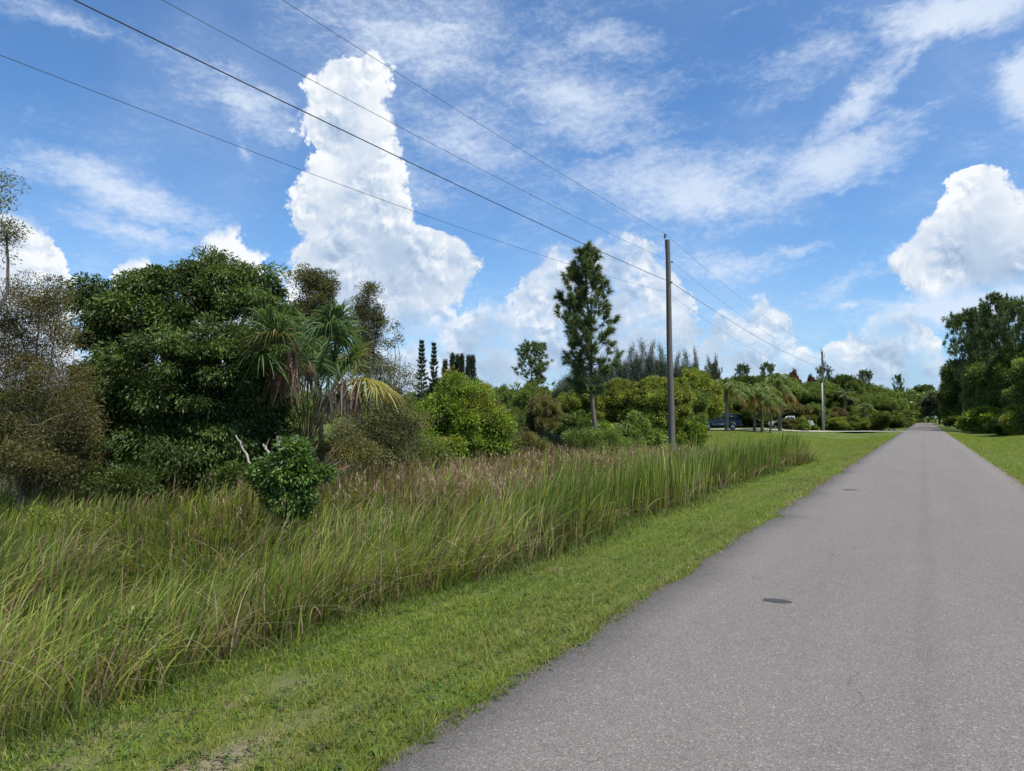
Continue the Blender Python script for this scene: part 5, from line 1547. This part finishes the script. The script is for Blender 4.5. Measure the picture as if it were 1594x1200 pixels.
def vehicle(name, loc, rz, label, cat, paint, pickup=False):
    root = thing(name, loc, label, cat, rz=rz)
    L2 = 2.4 if not pickup else 2.8; xf, xr = -L2 + .92, L2 - (1.0 if not pickup else 1.25)
    low = [(-L2, .42)] + arch(xf, .42, .42) + arch(xr, .42, .42) + [(L2, .45), (L2 + .03, .75), (L2 - .02, 1.08)]
    if pickup: low += [(.75, 1.12), (.7, 1.10), (-1.1, 1.10), (-L2 + .12, .98), (-L2 - .02, .75)]
    else: low += [(-.95, 1.10), (-L2 + .15, .98), (-L2 - .02, .75)]
    mb = MB(); extr(mb, low, .92, .86); body = mb.obj('body', paint, root)
    if pickup: cab = [(-1.15, 1.09), (-.45, 1.72), (.45, 1.74), (.72, 1.09)]
    else: cab = [(-1.10, 1.09), (-.42, 1.74), (1.75, 1.76), (2.02, 1.62), (2.34, 1.07)]
    mb = MB(); n = len(cab); V = []
    for s_ in (-1, 1): V += [(x, s_ * (.86 if z < 1.2 else .70), z) for x, z in cab]
    V = np.array(V); mb.add(V, [(j, (j + 1) % n, n + (j + 1) % n, n + j) for j in range(n)]); mb.add(V[:n], [tuple(range(n))]); mb.add(V[n:], [tuple(range(n - 1, -1, -1))])
    rf = mb.obj('cabin', paint, root)
    # side windows, 4 mm proud of the cabin's sloping side
    spans = [(-.72, -.02), (.06, .78), (.88, 1.86)] if not pickup else [(-.74, -.05), (.02, .52)]
    for s_ in (-1, 1):
        for (a, b) in spans:
            q = []
            for x, f in ((a, 0), (b, 0), (b, 1), (a, 1)):
                z = 1.16 if f == 0 else 1.64
                if x == spans[0][0] and f == 1: x = x + .42
                if x == spans[-1][1] and f == 1: x = x - .12
                y = .86 + (.70 - .86) * (z - 1.09) / (1.73 - 1.09)
                q.append((x, s_ * (y + .006), z))
            mb = MB(); mb.add(q + [(x, y - s_ * .012, z) for x, y, z in q], [(0, 1, 2, 3), (7, 6, 5, 4), (0, 4, 5, 1), (1, 5, 6, 2), (2, 6, 7, 3), (3, 7, 4, 0)]); mb.obj('side_window', M['glass'], root)
        MB().box((-.82, s_ * 1.0, 1.16), (.14, .2, .14)).obj('mirror', paint, root)
        for k in (0, 1):
            MB().box(((-.2, .9)[k] if not pickup else (-.05, .5)[k], s_ * .925, 1.0), (.18, .02, .03)).obj('door_handle', M['trim'], root)
        MB().box(((xf + xr) / 2, s_ * .925, .62), (xr - xf - .9, .03, .10)).obj('side_moulding', M['guard'], root)
    for a, b, nm in ((cab[0], cab[1], 'windscreen'), (cab[-1], cab[-2], 'rear_window')):
        (xa, za), (xb, zb) = a, b; sg = -1 if nm == 'windscreen' else 1
        f0, f1 = .12, .88; q = []
        for f, s_ in ((f0, -1), (f0, 1), (f1, 1), (f1, -1)):
            q.append((xa + (xb - xa) * f + sg * .008, s_ * (.80 - .14 * f), za + (zb - za) * f + .006))
        mb = MB(); mb.add(q + [(x - sg * .012, y, z - .01) for x, y, z in q], [(0, 1, 2, 3), (7, 6, 5, 4), (0, 4, 5, 1), (1, 5, 6, 2), (2, 6, 7, 3), (3, 7, 4, 0)]); mb.obj(nm, M['glass'], root)
    for x in (xf, xr):
        for s_ in (-1, 1):
            w_ = MB(); w_.disc((x, s_ * .80, .36), .36, 1, .24, 24); wo_ = w_.obj('wheel', M['tyre'], root, False)
            MB().disc((x, s_ * .925, .36), .22, 1, .012, 18).obj('rim', M['rim'], wo_)
    for s_ in (-1, 1):
        MB().box((-L2 - .015, s_ * .68, .78), (.06, .32, .16)).obj('headlight', M['clearlens'], root)
        MB().box((L2 + .02, s_ * .80, .95), (.06, .16, .34)).obj('tail_light', M['redlens'], root)
    MB().box((-L2 - .04, 0, .52), (.14, 1.78, .18)).obj('front_bumper', M['trim'], root)
    MB().box((L2 + .06, 0, .55), (.14, 1.78, .18)).obj('rear_bumper', M['rim'], root)
    if pickup: MB().box((1.75, 0, 1.125), (1.9, 1.5, .02)).obj('bed_floor', M['trim'], root)
    else:
        for s_ in (-1, 1): MB().tube([(-.2, s_ * .58, 1.76), (-.1, s_ * .58, 1.82), (1.5, s_ * .58, 1.83), (1.6, s_ * .58, 1.77)], .018, 6).obj('roof_rail', M['trim'], root)
    return root


bluep = mat('blue_car_paint', (0.012, 0.035, 0.11), .25, .2, coat=.6); whitep = mat('white_car_paint', (.72, .72, .71), .3, coat=.4)
q = base_at(1117, 80)
vehicle('parked_car', (q[0], q[1], q[2] + .05), R(YAW + 4), 'dark blue sport utility car parked on the drive behind the first feather palm', 'car', bluep)
q = base_at(1231, 97)
vehicle('pickup_truck', (q[0], q[1], q[2] + .05), R(YAW - 25), 'white pickup truck half hidden by bushes, left of the far utility pole', 'truck', whitep, True)


def trailer():
    q = base_at(1070, 80); root = thing('utility_trailer', (q[0], q[1], q[2]), 'small dark utility trailer with a pale cover, left of the blue car', 'trailer', rz=R(YAW + 10))
    MB().box((0, 0, .72), (2.0, 1.2, .55)).obj('box', M['trim'], root)
    MB().box((0, 0, 1.06), (2.1, 1.3, .14), taper=(.7, .5)).obj('cover', M['guard'], root)
    MB().tube([(-1.0, 0, .5), (-1.9, 0, .45)], .035, 6).obj('drawbar', M['metal'], root)
    for s_ in (-1, 1):
        w_ = MB().disc((.2, s_ * .68, .28), .28, 1, .16, 20).obj('wheel', M['tyre'], root); MB().disc((.2, s_ * .765, .28), .15, 1, .012, 14).obj('rim', M['rim'], w_)


trailer()
